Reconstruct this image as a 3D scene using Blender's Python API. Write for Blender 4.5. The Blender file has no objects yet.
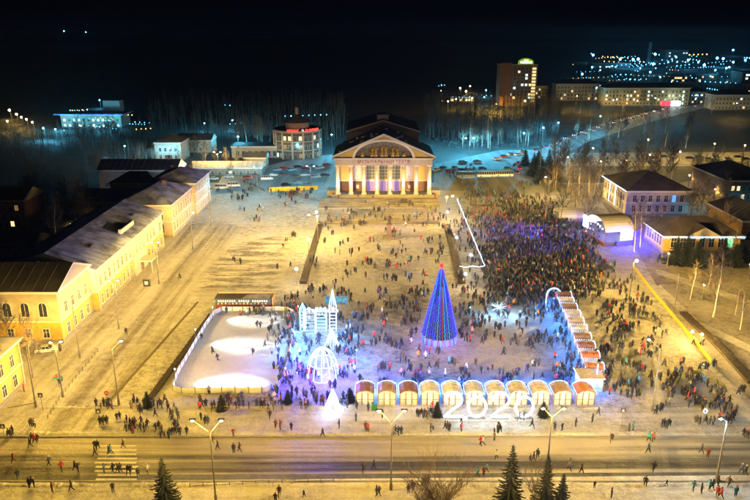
import bpy, bmesh, math, random
import numpy as np
from mathutils import Vector, Matrix, Euler
PI = math.pi
R = math.radians
random.seed(7)
rng = np.random.default_rng(11)
scene = bpy.context.scene
col = scene.collection

# ------------------------------------------------------------------ camera
CAM_H = 64.6; PITCH = R(17.8); FPX = 680.0
cam_data = bpy.data.cameras.new('camera'); cam = bpy.data.objects.new('camera', cam_data); col.objects.link(cam)
cam_data.sensor_width = 36.0; cam_data.lens = 36.0 * FPX / 750.0
cam_data.clip_start = 1.0; cam_data.clip_end = 12000
cam.location = (0, 0, CAM_H); cam.rotation_euler = (PI/2 - PITCH, 0, 0)
scene.camera = cam

# ------------------------------------------------------------------ world (deep night) and exposure
world = bpy.data.worlds.new("World"); scene.world = world; world.use_nodes = True
wn = world.node_tree; wn.nodes.clear()
wo = wn.nodes.new('ShaderNodeOutputWorld'); wb = wn.nodes.new('ShaderNodeBackground')
sky = wn.nodes.new('ShaderNodeTexSky'); sky.sky_type = 'NISHITA'; sky.sun_disc = False
sky.sun_elevation = R(-9); sky.sun_rotation = R(200); sky.altitude = 100
wn.links.new(sky.outputs[0], wb.inputs[0]); wb.inputs[1].default_value = 0.15
wadd = wn.nodes.new('ShaderNodeAddShader'); wb2 = wn.nodes.new('ShaderNodeBackground')
wb2.inputs[0].default_value = (0.09, 0.17, 0.55, 1); wb2.inputs[1].default_value = 0.0025
wn.links.new(wb.outputs[0], wadd.inputs[0]); wn.links.new(wb2.outputs[0], wadd.inputs[1])
wn.links.new(wadd.outputs[0], wo.inputs[0])
scene.view_settings.view_transform = 'Standard'; scene.view_settings.look = 'None'
scene.view_settings.exposure = 0.0; scene.view_settings.gamma = 1.0; scene.view_settings.use_curve_mapping = False
scene.cycles.use_light_tree = True
scene.cycles.max_bounces = 4; scene.cycles.diffuse_bounces = 2; scene.cycles.glossy_bounces = 2
scene.cycles.transmission_bounces = 2; scene.cycles.volume_bounces = 0
scene.cycles.sample_clamp_indirect = 2.0; scene.cycles.sample_clamp_direct = 40.0

# ------------------------------------------------------------------ picture-to-place arithmetic (used while measuring the place)
_c, _s = math.cos(PITCH), math.sin(PITCH)
def G(px, py, h=0.0):
    k = (250 - py) / FPX
    Y = (h - CAM_H) * (_c + k*_s) / (k*_c - _s)
    d = Y*_c + (CAM_H - h)*_s
    return Vector(((px - 375) / FPX * d, Y, h))
def ztop(Y, py):
    k = (250 - py) / FPX
    return CAM_H + Y*(k*_c - _s)/(_c + k*_s)
def proj(p):
    d = p[1]*_c + (CAM_H - p[2])*_s
    u = (p[2] - CAM_H)*_c + p[1]*_s
    return (375 + FPX*p[0]/d, 250 - FPX*u/d)

# ------------------------------------------------------------------ materials
MATS = {}
def mat(name, rgb, rough=0.7, metal=0.0, var=0.18, scale=2.0, emit=None, es=0.0, bump=0.0, detail=4):
    if name in MATS: return MATS[name]
    m = bpy.data.materials.new(name); m.use_nodes = True; nt = m.node_tree; N = nt.nodes; L = nt.links
    b = N['Principled BSDF']
    b.inputs['Roughness'].default_value = rough; b.inputs['Metallic'].default_value = metal
    if var > 0:
        tc = N.new('ShaderNodeTexCoord'); no = N.new('ShaderNodeTexNoise'); no.inputs['Scale'].default_value = scale
        no.inputs['Detail'].default_value = detail
        mx = N.new('ShaderNodeMix'); mx.data_type = 'RGBA'
        mx.inputs[6].default_value = tuple(c*(1-var) for c in rgb) + (1,)
        mx.inputs[7].default_value = tuple(min(1, c*(1+var)) for c in rgb) + (1,)
        rp = N.new('ShaderNodeMapRange'); rp.inputs[1].default_value = .3; rp.inputs[2].default_value = .7
        L.new(tc.outputs['Object'], no.inputs['Vector']); L.new(no.outputs[0], rp.inputs[0]); L.new(rp.outputs[0], mx.inputs[0])
        L.new(mx.outputs[2], b.inputs['Base Color'])
        if bump > 0:
            bp = N.new('ShaderNodeBump'); bp.inputs['Strength'].default_value = bump; bp.inputs['Distance'].default_value = 0.05
            L.new(no.outputs[0], bp.inputs['Height']); L.new(bp.outputs[0], b.inputs['Normal'])
    else:
        b.inputs['Base Color'].default_value = tuple(rgb) + (1,)
    if emit is not None:
        b.inputs['Emission Color'].default_value = tuple(emit) + (1,); b.inputs['Emission Strength'].default_value = es
    MATS[name] = m
    return m
def glow(name, rgb, es):
    return mat(name, (0.02, 0.02, 0.02), .5, var=0, emit=rgb, es=es)

KS = 0.31; KL = 0.30
SOD = (1.0, 0.605, 0.085); WARM = (1.0, 0.62, 0.12); TEAL = (0.12, 0.68, 1.0); BLUE = (0.05, 0.22, 1.0); VIO = (0.25, 0.12, 1.0); COOL = (0.75, 0.88, 1.0)

# ------------------------------------------------------------------ mesh building
class MB:
    def __init__(s): s.v = []; s.f = []; s.m = []; s.T = None
    def _p(s, p):
        p = Vector(p)
        if s.T is not None: p = s.T @ p
        s.v.append(tuple(p)); return len(s.v) - 1
    def poly(s, pts, m=0):
        s.f.append([s._p(p) for p in pts]); s.m.append(m); return s
    def bx(s, x0, y0, z0, x1, y1, z1, m=0):
        i = [s._p(p) for p in ((x0,y0,z0),(x1,y0,z0),(x1,y1,z0),(x0,y1,z0),(x0,y0,z1),(x1,y0,z1),(x1,y1,z1),(x0,y1,z1))]
        for q in ((0,3,2,1),(4,5,6,7),(0,1,5,4),(1,2,6,5),(2,3,7,6),(3,0,4,7)):
            s.f.append([i[k] for k in q]); s.m.append(m)
        return s
    def cb(s, c, size, m=0, rz=0.0):                      # box by base centre, turned about z
        old = s.T; t = Matrix.Translation(c) @ Matrix.Rotation(rz, 4, 'Z'); s.T = t if old is None else old @ t
        a, b, h = size; s.bx(-a/2, -b/2, 0, a/2, b/2, h, m); s.T = old; return s
    def tube(s, p, q, r0, r1=None, n=6, m=0, caps=True):
        p = Vector(p); q = Vector(q); r1 = r0 if r1 is None else r1
        d = (q - p); 
        if d.length < 1e-6: return s
        d.normalize(); a = Vector((0,0,1)) if abs(d.z) < .9 else Vector((1,0,0))
        u = d.cross(a).normalized(); w = d.cross(u)
        A = [s._p(p + (u*math.cos(t) + w*math.sin(t))*r0) for t in [2*PI*k/n for k in range(n)]]
        B = [s._p(q + (u*math.cos(t) + w*math.sin(t))*r1) for t in [2*PI*k/n for k in range(n)]]
        for k in range(n):
            s.f.append([A[k], B[k], B[(k+1)%n], A[(k+1)%n]]); s.m.append(m)
        if caps:
            s.f.append(A[:]); s.m.append(m); s.f.append(B[::-1]); s.m.append(m)
        return s
    def path(s, pts, r, n=5, m=0):
        for a, b in zip(pts[:-1], pts[1:]): s.tube(a, b, r, r, n, m)
        return s
    def prism(s, pts, z0, z1, m=0, mtop=None):             # pts counter-clockwise in xy
        A = [s._p((p[0], p[1], z0)) for p in pts]; B = [s._p((p[0], p[1], z1)) for p in pts]; n = len(pts)
        for k in range(n): s.f.append([A[k], A[(k+1)%n], B[(k+1)%n], B[k]]); s.m.append(m)
        s.f.append(B); s.m.append(m if mtop is None else mtop); s.f.append(A[::-1]); s.m.append(m)
        return s
    def xprism(s, pts, y0, y1, m=0):                       # outline in xz, drawn out along y
        A = [s._p((p[0], y0, p[1])) for p in pts]; B = [s._p((p[0], y1, p[1])) for p in pts]; n = len(pts)
        for k in range(n): s.f.append([A[k], B[k], B[(k+1)%n], A[(k+1)%n]]); s.m.append(m)
        s.f.append(A); s.m.append(m); s.f.append(B[::-1]); s.m.append(m)
        return s
    def ball(s, c, r, n=8, k=5, m=0, sz=1.0):
        rings = []
        for i in range(1, k):
            t = PI*i/k; rings.append([s._p((c[0]+r*math.sin(t)*math.cos(2*PI*j/n), c[1]+r*math.sin(t)*math.sin(2*PI*j/n), c[2]+sz*r*math.cos(t))) for j in range(n)])
        top = s._p((c[0],c[1],c[2]+sz*r)); bot = s._p((c[0],c[1],c[2]-sz*r))
        for j in range(n):
            s.f.append([top, rings[0][j], rings[0][(j+1)%n]]); s.m.append(m)
            s.f.append([bot, rings[-1][(j+1)%n], rings[-1][j]]); s.m.append(m)
        for i in range(len(rings)-1):
            for j in range(n):
                s.f.append([rings[i][j], rings[i+1][j], rings[i+1][(j+1)%n], rings[i][(j+1)%n]]); s.m.append(m)
        return s
    def mesh(s, name, mats, smooth=False):
        me = bpy.data.meshes.new(name); me.from_pydata(s.v, [], s.f)
        for m in (mats if isinstance(mats, (list, tuple)) else [mats]): me.materials.append(m)
        if len(me.materials) > 1: me.polygons.foreach_set('material_index', s.m)
        if smooth: me.polygons.foreach_set('use_smooth', [True]*len(me.polygons))
        me.update(); return me
    def build(s, name, mats, parent=None, loc=None, rz=0.0, smooth=False):
        return put(name, s.mesh(name, mats, smooth), parent, loc, rz)

def put(name, me, parent=None, loc=None, rz=0.0, sc=None):
    o = bpy.data.objects.new(name, me); col.objects.link(o)
    if loc is not None: o.location = loc
    if rz: o.rotation_euler = (0, 0, rz)
    if sc is not None: o.scale = (sc, sc, sc) if not hasattr(sc, '__len__') else sc
    if parent is not None: o.parent = parent
    return o
def tag(o, label, cat, group=None):
    o['label'] = label; o['category'] = cat
    if group: o['group'] = group
    return o
def thing(name, label, cat, loc=(0,0,0), rz=0.0, group=None):
    return tag(put(name, None, None, loc, rz), label, cat, group)
def structure(o): o['kind'] = 'structure'; return o
def stuff(o): o['kind'] = 'stuff'; return o
KIDS = {}
def clone(root, loc, rz=0.0, label=None, sc=None):
    r = root.copy(); col.objects.link(r); r.location = loc; r.rotation_euler = (0, 0, rz)
    if sc is not None: r.scale = (sc, sc, sc)
    if label: r['label'] = label
    if root not in KIDS: KIDS[root] = [(c, list(c.children)) for c in root.children]
    for ch, gs in KIDS[root]:
        c = ch.copy(); col.objects.link(c); c.parent = r
        for g in gs:
            d = g.copy(); col.objects.link(d); d.parent = c
    return r
def lamp(kind, parent, loc, power, color, size=0.25, rot=None, angle=None, blend=0.5, name='light'):
    ld = bpy.data.lights.new(name, kind); ld.energy = power*KL; ld.color = color
    if kind != 'AREA': ld.shadow_soft_size = size
    else: ld.size = size
    if angle: ld.spot_size = R(angle); ld.spot_blend = blend
    o = bpy.data.objects.new(name, ld); col.objects.link(o); o.location = loc
    if rot is not None: o.rotation_euler = rot
    if parent is not None: o.parent = parent
    return o
def aim(src, dst):
    return (Vector(dst) - Vector(src)).to_track_quat('-Z', 'Y').to_euler()
_spread = {}
def luminaire(parent, loc, power, color, cut=78):
    """street-lantern light: its optics throw more light outwards than straight down"""
    key = (round(power), color, cut)
    if key not in _spread:
        ld = bpy.data.lights.new('lantern_light', 'POINT'); ld.energy = power*KS; ld.color = color; ld.shadow_soft_size = 0.25
        ld.use_nodes = True; nt = ld.node_tree; em = [n for n in nt.nodes if n.type == 'EMISSION'][0]
        g = nt.nodes.new('ShaderNodeNewGeometry'); sp = nt.nodes.new('ShaderNodeSeparateXYZ')
        nt.links.new(g.outputs['Incoming'], sp.inputs[0])
        ab = nt.nodes.new('ShaderNodeMath'); ab.operation = 'MULTIPLY'; ab.inputs[1].default_value = -1.0; nt.links.new(sp.outputs[2], ab.inputs[0])
        mx = nt.nodes.new('ShaderNodeMath'); mx.operation = 'MAXIMUM'; mx.inputs[1].default_value = math.cos(R(cut)); nt.links.new(ab.outputs[0], mx.inputs[0])
        pw = nt.nodes.new('ShaderNodeMath'); pw.operation = 'POWER'; pw.inputs[1].default_value = -2.0; nt.links.new(mx.outputs[0], pw.inputs[0])
        # nothing thrown far above the horizontal
        mr = nt.nodes.new('ShaderNodeMapRange'); mr.inputs[1].default_value = -0.12; mr.inputs[2].default_value = 0.06; mr.inputs[3].default_value = 0.02; mr.inputs[4].default_value = 1.0
        nt.links.new(ab.outputs[0], mr.inputs[0])
        mu = nt.nodes.new('ShaderNodeMath'); mu.operation = 'MULTIPLY'; nt.links.new(pw.outputs[0], mu.inputs[0]); nt.links.new(mr.outputs[0], mu.inputs[1])
        nt.links.new(mu.outputs[0], em.inputs['Strength']); _spread[key] = ld
    o = bpy.data.objects.new('lantern_light', _spread[key]); col.objects.link(o); o.location = loc; o.parent = parent
    return o
# ================================================================== ground, roads, terrain
def node_mat(name):
    m = bpy.data.materials.new(name); m.use_nodes = True; MATS[name] = m
    return m, m.node_tree, m.node_tree.nodes, m.node_tree.links, m.node_tree.nodes['Principled BSDF']
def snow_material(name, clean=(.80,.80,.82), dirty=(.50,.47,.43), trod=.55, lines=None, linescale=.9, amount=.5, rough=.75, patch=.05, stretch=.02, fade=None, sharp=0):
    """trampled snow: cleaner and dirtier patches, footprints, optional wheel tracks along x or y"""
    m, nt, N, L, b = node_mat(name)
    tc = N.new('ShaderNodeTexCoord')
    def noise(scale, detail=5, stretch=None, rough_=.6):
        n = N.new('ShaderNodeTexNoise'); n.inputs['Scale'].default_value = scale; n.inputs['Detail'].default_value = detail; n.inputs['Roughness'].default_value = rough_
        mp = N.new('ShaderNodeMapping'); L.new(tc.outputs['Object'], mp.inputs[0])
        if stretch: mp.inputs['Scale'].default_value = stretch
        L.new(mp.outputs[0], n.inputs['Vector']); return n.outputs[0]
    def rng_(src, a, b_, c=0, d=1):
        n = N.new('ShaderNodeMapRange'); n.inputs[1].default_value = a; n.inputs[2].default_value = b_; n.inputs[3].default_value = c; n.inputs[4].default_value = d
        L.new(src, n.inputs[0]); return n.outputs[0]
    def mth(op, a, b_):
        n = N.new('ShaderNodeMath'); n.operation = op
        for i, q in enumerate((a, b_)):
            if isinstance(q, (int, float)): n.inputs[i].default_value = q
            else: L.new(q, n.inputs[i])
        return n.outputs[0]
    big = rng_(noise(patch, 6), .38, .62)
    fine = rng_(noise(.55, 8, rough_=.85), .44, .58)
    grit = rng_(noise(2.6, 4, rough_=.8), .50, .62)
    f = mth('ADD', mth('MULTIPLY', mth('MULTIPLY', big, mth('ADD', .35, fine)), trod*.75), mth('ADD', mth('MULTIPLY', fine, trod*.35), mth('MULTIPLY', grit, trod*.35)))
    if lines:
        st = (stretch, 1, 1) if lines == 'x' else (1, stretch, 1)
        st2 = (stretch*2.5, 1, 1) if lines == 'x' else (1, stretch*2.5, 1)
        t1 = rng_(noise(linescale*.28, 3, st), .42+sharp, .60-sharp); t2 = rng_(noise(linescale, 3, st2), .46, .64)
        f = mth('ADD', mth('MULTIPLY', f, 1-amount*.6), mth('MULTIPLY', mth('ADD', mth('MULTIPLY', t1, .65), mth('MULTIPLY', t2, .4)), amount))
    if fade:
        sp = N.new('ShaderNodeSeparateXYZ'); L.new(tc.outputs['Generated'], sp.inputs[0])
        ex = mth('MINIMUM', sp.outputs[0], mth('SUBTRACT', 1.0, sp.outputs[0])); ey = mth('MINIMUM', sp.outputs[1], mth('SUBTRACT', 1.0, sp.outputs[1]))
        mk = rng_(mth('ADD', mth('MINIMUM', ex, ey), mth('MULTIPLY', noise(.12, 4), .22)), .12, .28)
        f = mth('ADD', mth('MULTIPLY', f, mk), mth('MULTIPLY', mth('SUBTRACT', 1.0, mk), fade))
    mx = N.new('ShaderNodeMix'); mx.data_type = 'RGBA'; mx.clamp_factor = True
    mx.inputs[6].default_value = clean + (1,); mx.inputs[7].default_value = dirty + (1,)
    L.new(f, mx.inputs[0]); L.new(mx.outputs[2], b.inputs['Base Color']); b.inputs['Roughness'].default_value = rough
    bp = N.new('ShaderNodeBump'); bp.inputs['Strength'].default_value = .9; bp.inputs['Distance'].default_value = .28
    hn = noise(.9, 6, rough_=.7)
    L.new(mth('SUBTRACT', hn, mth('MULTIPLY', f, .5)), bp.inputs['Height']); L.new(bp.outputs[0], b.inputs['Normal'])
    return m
M_snow_square = snow_material('trampled_square_snow', (.80,.79,.78), (.17,.14,.105), .66, patch=.05)
M_snow_street = snow_material('driven_street_snow', (.78,.77,.75), (.17,.14,.10), .60, 'y', .6, .7)
M_snow_rows = snow_material('churned_snow', (.80,.78,.75), (.13,.105,.07), .85, 'x', 1.3, .9, patch=.09, stretch=.2, fade=.35, sharp=.04)
M_snow_walk = snow_material('pavement_snow', (.80,.79,.77), (.20,.17,.13), .6, 'x', .8, .4)
M_road = snow_material('wet_slushy_asphalt', (.44,.40,.32), (.030,.029,.024), .35, 'x', .42, 1.15, rough=.6, sharp=.05)
M_road2 = snow_material('packed_snow_road', (.62,.64,.66), (.14,.15,.16), .4, 'y', .5, .6, rough=.5)
M_park = snow_material('park_snow', (.50,.47,.42), (.17,.14,.11), .75, patch=.12)
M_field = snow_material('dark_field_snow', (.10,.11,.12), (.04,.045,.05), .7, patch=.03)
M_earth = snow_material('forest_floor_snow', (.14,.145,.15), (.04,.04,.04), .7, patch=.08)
M_ice = snow_material('skated_ice', (.74,.74,.70), (.56,.56,.54), .45, rough=.22, patch=.1)

def sheet(name, pts, z, m):
    b = MB(); b.poly([(p[0], p[1], z) for p in pts]); o = b.build(name, m); return structure(o)
def pxs(*pp): return [G(*p) for p in pp]

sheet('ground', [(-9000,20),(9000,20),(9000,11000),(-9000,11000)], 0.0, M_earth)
YF = G(375,438).y; YN = G(375,481).y                # far and near edge of the front road
X_L = G(119,405).x
YT = G(383,200).y
# the square (snow) from the front pavement to the theatre
sheet('square', [(-112,YF+.6),(130,YF+.6),(95,215),(118,300),(-90,300),(-105,YF+150)], 0.008, M_snow_square)
# left street along the long yellow buildings
sheet('street', [(-118,YF+.6),(G(110,405).x,YF+.6),(G(110,405).x+3,225),(G(235,205).x,235),(G(205,235).x,235),(-70,228)], 0.016, M_snow_street)
rows = pxs((232,245),(292,232),(283,290),(205,300),(185,292))
sheet('churned_ground', rows, 0.024, M_snow_rows)
# front road with kerbs
sheet('road', [(-260,YN),(260,YN+3.5),(260,YF+1.5),(-260,YF-1.2)], 0.012, M_road)
b = MB(); b.bx(-110,YF+.2,0,125,YF+.5,.14); b.build('kerb', mat('kerb_stone',(.32,.31,.29),.8))['kind'] = 'structure'
b = MB(); b.bx(-62,YN-.3,0,125,YN,.14); b.build('kerb', MATS['kerb_stone'])['kind'] = 'structure'
for o in (bpy.data.objects['kerb'], bpy.data.objects['kerb.001']): structure(o)
sheet('pavement', [(-62,60),(160,60),(160,YN+2.9),(-62,YN-.35)], 0.016, M_snow_walk)
sheet('pavement', [(-30,YF+.55),(128,YF+1.8),(120,YF+9.5),(-30,YF+8.3)], 0.020, M_snow_walk)
def snow_bank(x0, x1, y, w, h, seed):
    rs_ = random.Random(seed); b = MB(); n = int((x1-x0)/.45); prev = None
    for k in range(n+1):
        x = x0+(x1-x0)*k/n; hh = h*(.25+.75*rs_.random())*(.5+.5*math.sin(x*.21+seed)**2); ww = w*(.6+.6*rs_.random()); yy = y+rs_.uniform(-.12,.12)
        ring = [(x,yy-ww/2,0),(x+rs_.uniform(-.1,.1),yy-ww*.2,hh*.8),(x,yy+ww*.1,hh),(x+rs_.uniform(-.1,.1),yy+ww*.35,hh*.5),(x,yy+ww/2,0)]
        if prev:
            for i in range(4): b.poly([prev[i],ring[i],ring[i+1],prev[i+1]])
        prev = ring
    return structure(b.build('snow_bank', M_snow_walk))
snow_bank(-150,150,YF+1.3,1.3,.34,1); snow_bank(-62,150,YN-1.0,1.4,.34,2); snow_bank(-60,150,YF+9.6,1.0,.25,3)
# zebra crossing on the left of the road
M_paint = mat('worn_road_paint', (.62,.60,.52), .7, var=.25, scale=3)
zb = MB()
for k in range(9):
    c = G(118 + 1.2*math.sin(k*3), 446 + k*4.2); x0, x1 = c.x - 3.4 + .2*math.sin(k), c.x + 3.0
    zb.poly([(x0,c.y-.22,.02),(x1,c.y-.22,.02),(x1,c.y+.22,.02),(x0,c.y+.22,.02)])
structure(zb.build('zebra_crossing', M_paint))
# long curb line in the street and dark grass verge left of the rink
M_line = mat('bare_kerb', (.16,.13,.09), .9)
def ribbon(name, pp, w, h, m, kind='structure', z=0.0):
    b = MB()
    for (p, q) in zip(pp[:-1], pp[1:]):
        p = Vector(p); q = Vector(q); d = (q-p); d.z = 0; d.normalize(); n = Vector((-d.y, d.x, 0))*w/2
        b.prism([p-n, q-n, q+n, p+n], z, z+h)
    o = b.build(name, m); o['kind'] = kind; return o
ribbon('kerb', pxs((108,403),(198,302)), .5, .12, M_line)
ribbon('kerb', pxs((152,400),(212,316)), .25, .14, M_line)
# crossing street edge: dark joint across the mouth of the left street
ribbon('slush_line', pxs((60,407),(119,406)), .35, .03, M_line)
ribbon('slush_line', pxs((8,408),(36,403)), .3, .03, M_line)
# far roads and parking lots
sheet('parking_lot', pxs((214,192),(222,176),(300,158),(336,154),(336,186),(262,189),(262,197)), 0.028, M_road2)
sheet('parking_lot', pxs((434,190),(434,164),(500,150),(545,150),(562,190),(540,194)), 0.028, M_road2)
sheet('road', pxs((520,158),(560,158),(590,141),(650,122),(704,108),(704,103),(648,112),(600,124),(556,142)), 0.034, M_road2)
sheet('road', [(G(700,108).x, G(700,108).y), (G(700,103).x, G(700,103).y),(G(745,103).x,G(745,103).y),(1100,730),(1100,700)], 0.036, M_road2)
sheet('road', pxs((560,166),(750,166),(760,152),(560,153)), 0.030, M_park)
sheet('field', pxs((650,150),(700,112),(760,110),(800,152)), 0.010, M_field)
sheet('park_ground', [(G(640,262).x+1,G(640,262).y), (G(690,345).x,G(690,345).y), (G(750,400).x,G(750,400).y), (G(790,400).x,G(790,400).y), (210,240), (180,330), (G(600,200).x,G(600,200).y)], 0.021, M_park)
sheet('path', pxs((655,268),(750,300),(750,306),(657,274)), 0.027, M_snow_walk)
sheet('path', pxs((660,285),(700,322),(750,345),(750,352),(694,326),(655,288)), 0.027, M_snow_walk)
sheet('path', pxs((575,190),(750,214),(750,222),(572,198)), 0.027, M_snow_walk)
# low hills at the horizon
hb = MB(); n = 60
for k in range(n):
    a0 = -4500 + 9000*k/n; a1 = a0 + 9000/n
    h0 = 22 + 14*math.sin(k*.5) + 9*math.sin(k*1.3+2); h1 = 22 + 14*math.sin((k+1)*.5) + 9*math.sin((k+1)*1.3+2)
    hb.poly([(a0,4200,-2),(a1,4200,-2),(a1,4700,h1),(a0,4700,h0)]); hb.poly([(a0,4700,h0),(a1,4700,h1),(a1,5600,-2),(a0,5600,-2)])
structure(hb.build('hills', mat('dark_hills', (.03,.035,.04), .95)))
# ================================================================== buildings
M_white = mat('white_trim', (.72,.70,.66), .6, var=.08)
M_yel = mat('yellow_plaster', (.50,.32,.07), .8, var=.16, scale=.8)
M_cream = mat('cream_plaster', (.50,.45,.38), .8, var=.10, scale=.7)
M_pink = mat('pinkish_plaster', (.44,.35,.30), .8, var=.10, scale=.7)
M_beige = mat('beige_plaster', (.38,.33,.27), .85, var=.14, scale=.6)
M_greyp = mat('grey_plaster', (.42,.41,.40), .85, var=.14, scale=.6)
M_brick = mat('brown_brick', (.28,.17,.12), .85, var=.2, scale=.8)
M_plinth = mat('stone_plinth', (.24,.22,.20), .9, var=.2)
M_glassd = mat('dark_window_glass', (.03,.035,.045), .12, var=0)
M_lit = mat('lit_window', (.5,.4,.25), .4, var=0, emit=(1,.72,.34), es=1.6)
M_litc = mat('cool_lit_window', (.4,.45,.4), .4, var=0, emit=(.75,.95,.9), es=1.8)
M_litg = mat('greenish_lit_window', (.4,.45,.3), .4, var=0, emit=(.55,.62,.16), es=.42)
M_litdim = mat('dim_lit_window', (.2,.15,.1), .4, var=0, emit=(1,.6,.22), es=.25)
M_roof_snow_bluelit = mat('blue_light_tinted_roof', (.15,.19,.70), .65, var=.25, scale=.35, bump=.3)  # bluish night light put into the roof colour
m_, nt_, N_, L_, b_ = node_mat('blue_light_tinted_snow_roof'); MATS['blue_light_tinted_snow_roof'] = m_; M_roof_snow_bluelit = m_
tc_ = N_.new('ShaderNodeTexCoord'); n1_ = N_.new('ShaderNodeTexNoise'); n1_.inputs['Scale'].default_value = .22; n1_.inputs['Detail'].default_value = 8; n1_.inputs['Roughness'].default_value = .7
mr_ = N_.new('ShaderNodeMapRange'); mr_.inputs[1].default_value = .42; mr_.inputs[2].default_value = .60; mx_ = N_.new('ShaderNodeMix'); mx_.data_type = 'RGBA'; mx_.inputs[6].default_value = (.46,.54,.98,1); mx_.inputs[7].default_value = (.14,.16,.34,1)  # patchy snow and slate, both painted with the blue cast of the light
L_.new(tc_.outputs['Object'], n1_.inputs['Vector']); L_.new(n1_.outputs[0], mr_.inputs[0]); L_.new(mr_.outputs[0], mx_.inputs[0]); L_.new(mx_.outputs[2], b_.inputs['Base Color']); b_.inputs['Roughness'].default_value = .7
M_roof_dark = mat('dark_metal_roof', (.10,.10,.12), .5, var=.35, scale=.3)
M_roof_bare = mat('charcoal_roof', (.05,.05,.055), .7, var=.4, scale=.25)
M_roof_brown = mat('brown_snowy_roof', (.14,.12,.12), .75, var=.3, scale=.3)
M_frame = mat('window_frame', (.62,.60,.55), .6, var=0)
M_seam = mat('roof_seam', (.16,.16,.19), .5, var=0)
M_door = mat('dark_wood_door', (.14,.07,.04), .5, var=.1)

_win = {}
def win_mesh(w, h, style, fm):
    key = (round(w,2), round(h,2), style, fm.name)
    if key in _win: return _win[key]
    b = MB(); t = .14 if w > .8 else .1; d = .10
    if style == 'arch':
        b.bx(-w/2-t,-d,0,-w/2,0,h-w/2); b.bx(w/2,-d,0,w/2+t,0,h-w/2)
        n = 6
        for k in range(n):
            a0 = PI*k/n; a1 = PI*(k+1)/n
            pts = [(w/2*math.cos(a),0,h-w/2+w/2*math.sin(a)) for a in (a0,a1)] + [((w/2+t)*math.cos(a),0,h-w/2+(w/2+t)*math.sin(a)) for a in (a1,a0)]
            b.xprism([(p[0],p[2]) for p in pts], -d, 0)
        b.bx(-.04,-.07,0,.04,-.03,h-.1)
    else:
        b.bx(-w/2-t,-d,0,-w/2,0,h); b.bx(w/2,-d,0,w/2+t,0,h); b.bx(-w/2-t,-d-.03,h,w/2+t,0,h+t)
        b.bx(-.04,-.07,0,.04,-.03,h); b.bx(-w/2,-.07,h*.62,-.045,-.03,h*.62+.07); b.bx(.045,-.07,h*.62,w/2,-.03,h*.62+.07)
    _win[key] = b.mesh('window', fm); return _win[key]
def pane_mesh(w, h, style, m):
    key = ('pane', round(w,2), round(h,2), style, m.name)
    if key in _win: return _win[key]
    b = MB()
    if style == 'arch':
        n = 8; b.poly([(-w/2,-.02,0),(w/2,-.02,0)] + [(w/2*math.cos(PI*k/n),-.02,h-w/2+w/2*math.sin(PI*k/n)) for k in range(n+1)])
    else: b.poly([(-w/2,-.02,0),(w/2,-.02,0),(w/2,-.02,h),(-w/2,-.02,h)])
    _win[key] = b.mesh('pane', m); return _win[key]
def sill_mesh(w):
    key = ('sill', round(w,2))
    if key not in _win: _win[key] = MB().bx(-w/2-.2,-.2,-.12,w/2+.2,0,0).mesh('sill', M_white)
    return _win[key]
def windows(root, a, b_, zs, n, w, h, lit=.08, style='rect', margin=1.5, fm=None, litm=(M_lit,), sills=True, dark=None, skip=()):
    a = Vector((a[0], a[1])); b2 = Vector((b_[0], b_[1])); d = b2 - a; L = d.length; d.normalize(); ang = math.atan2(d.y, d.x)
    for zi, z in enumerate(zs):
        for k in range(n):
            if (zi, k) in skip: continue
            p = a + d*(margin + (L-2*margin)*(k+.5)/n)
            fo = put('window', win_mesh(w, h, style, fm or M_frame), root, (p.x, p.y, z), ang)
            m = random.choice(litm) if random.random() < lit else (dark or M_glassd)
            put('pane', pane_mesh(w, h, style, m), fo)
            if sills: put('sill', sill_mesh(w), fo)
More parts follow.
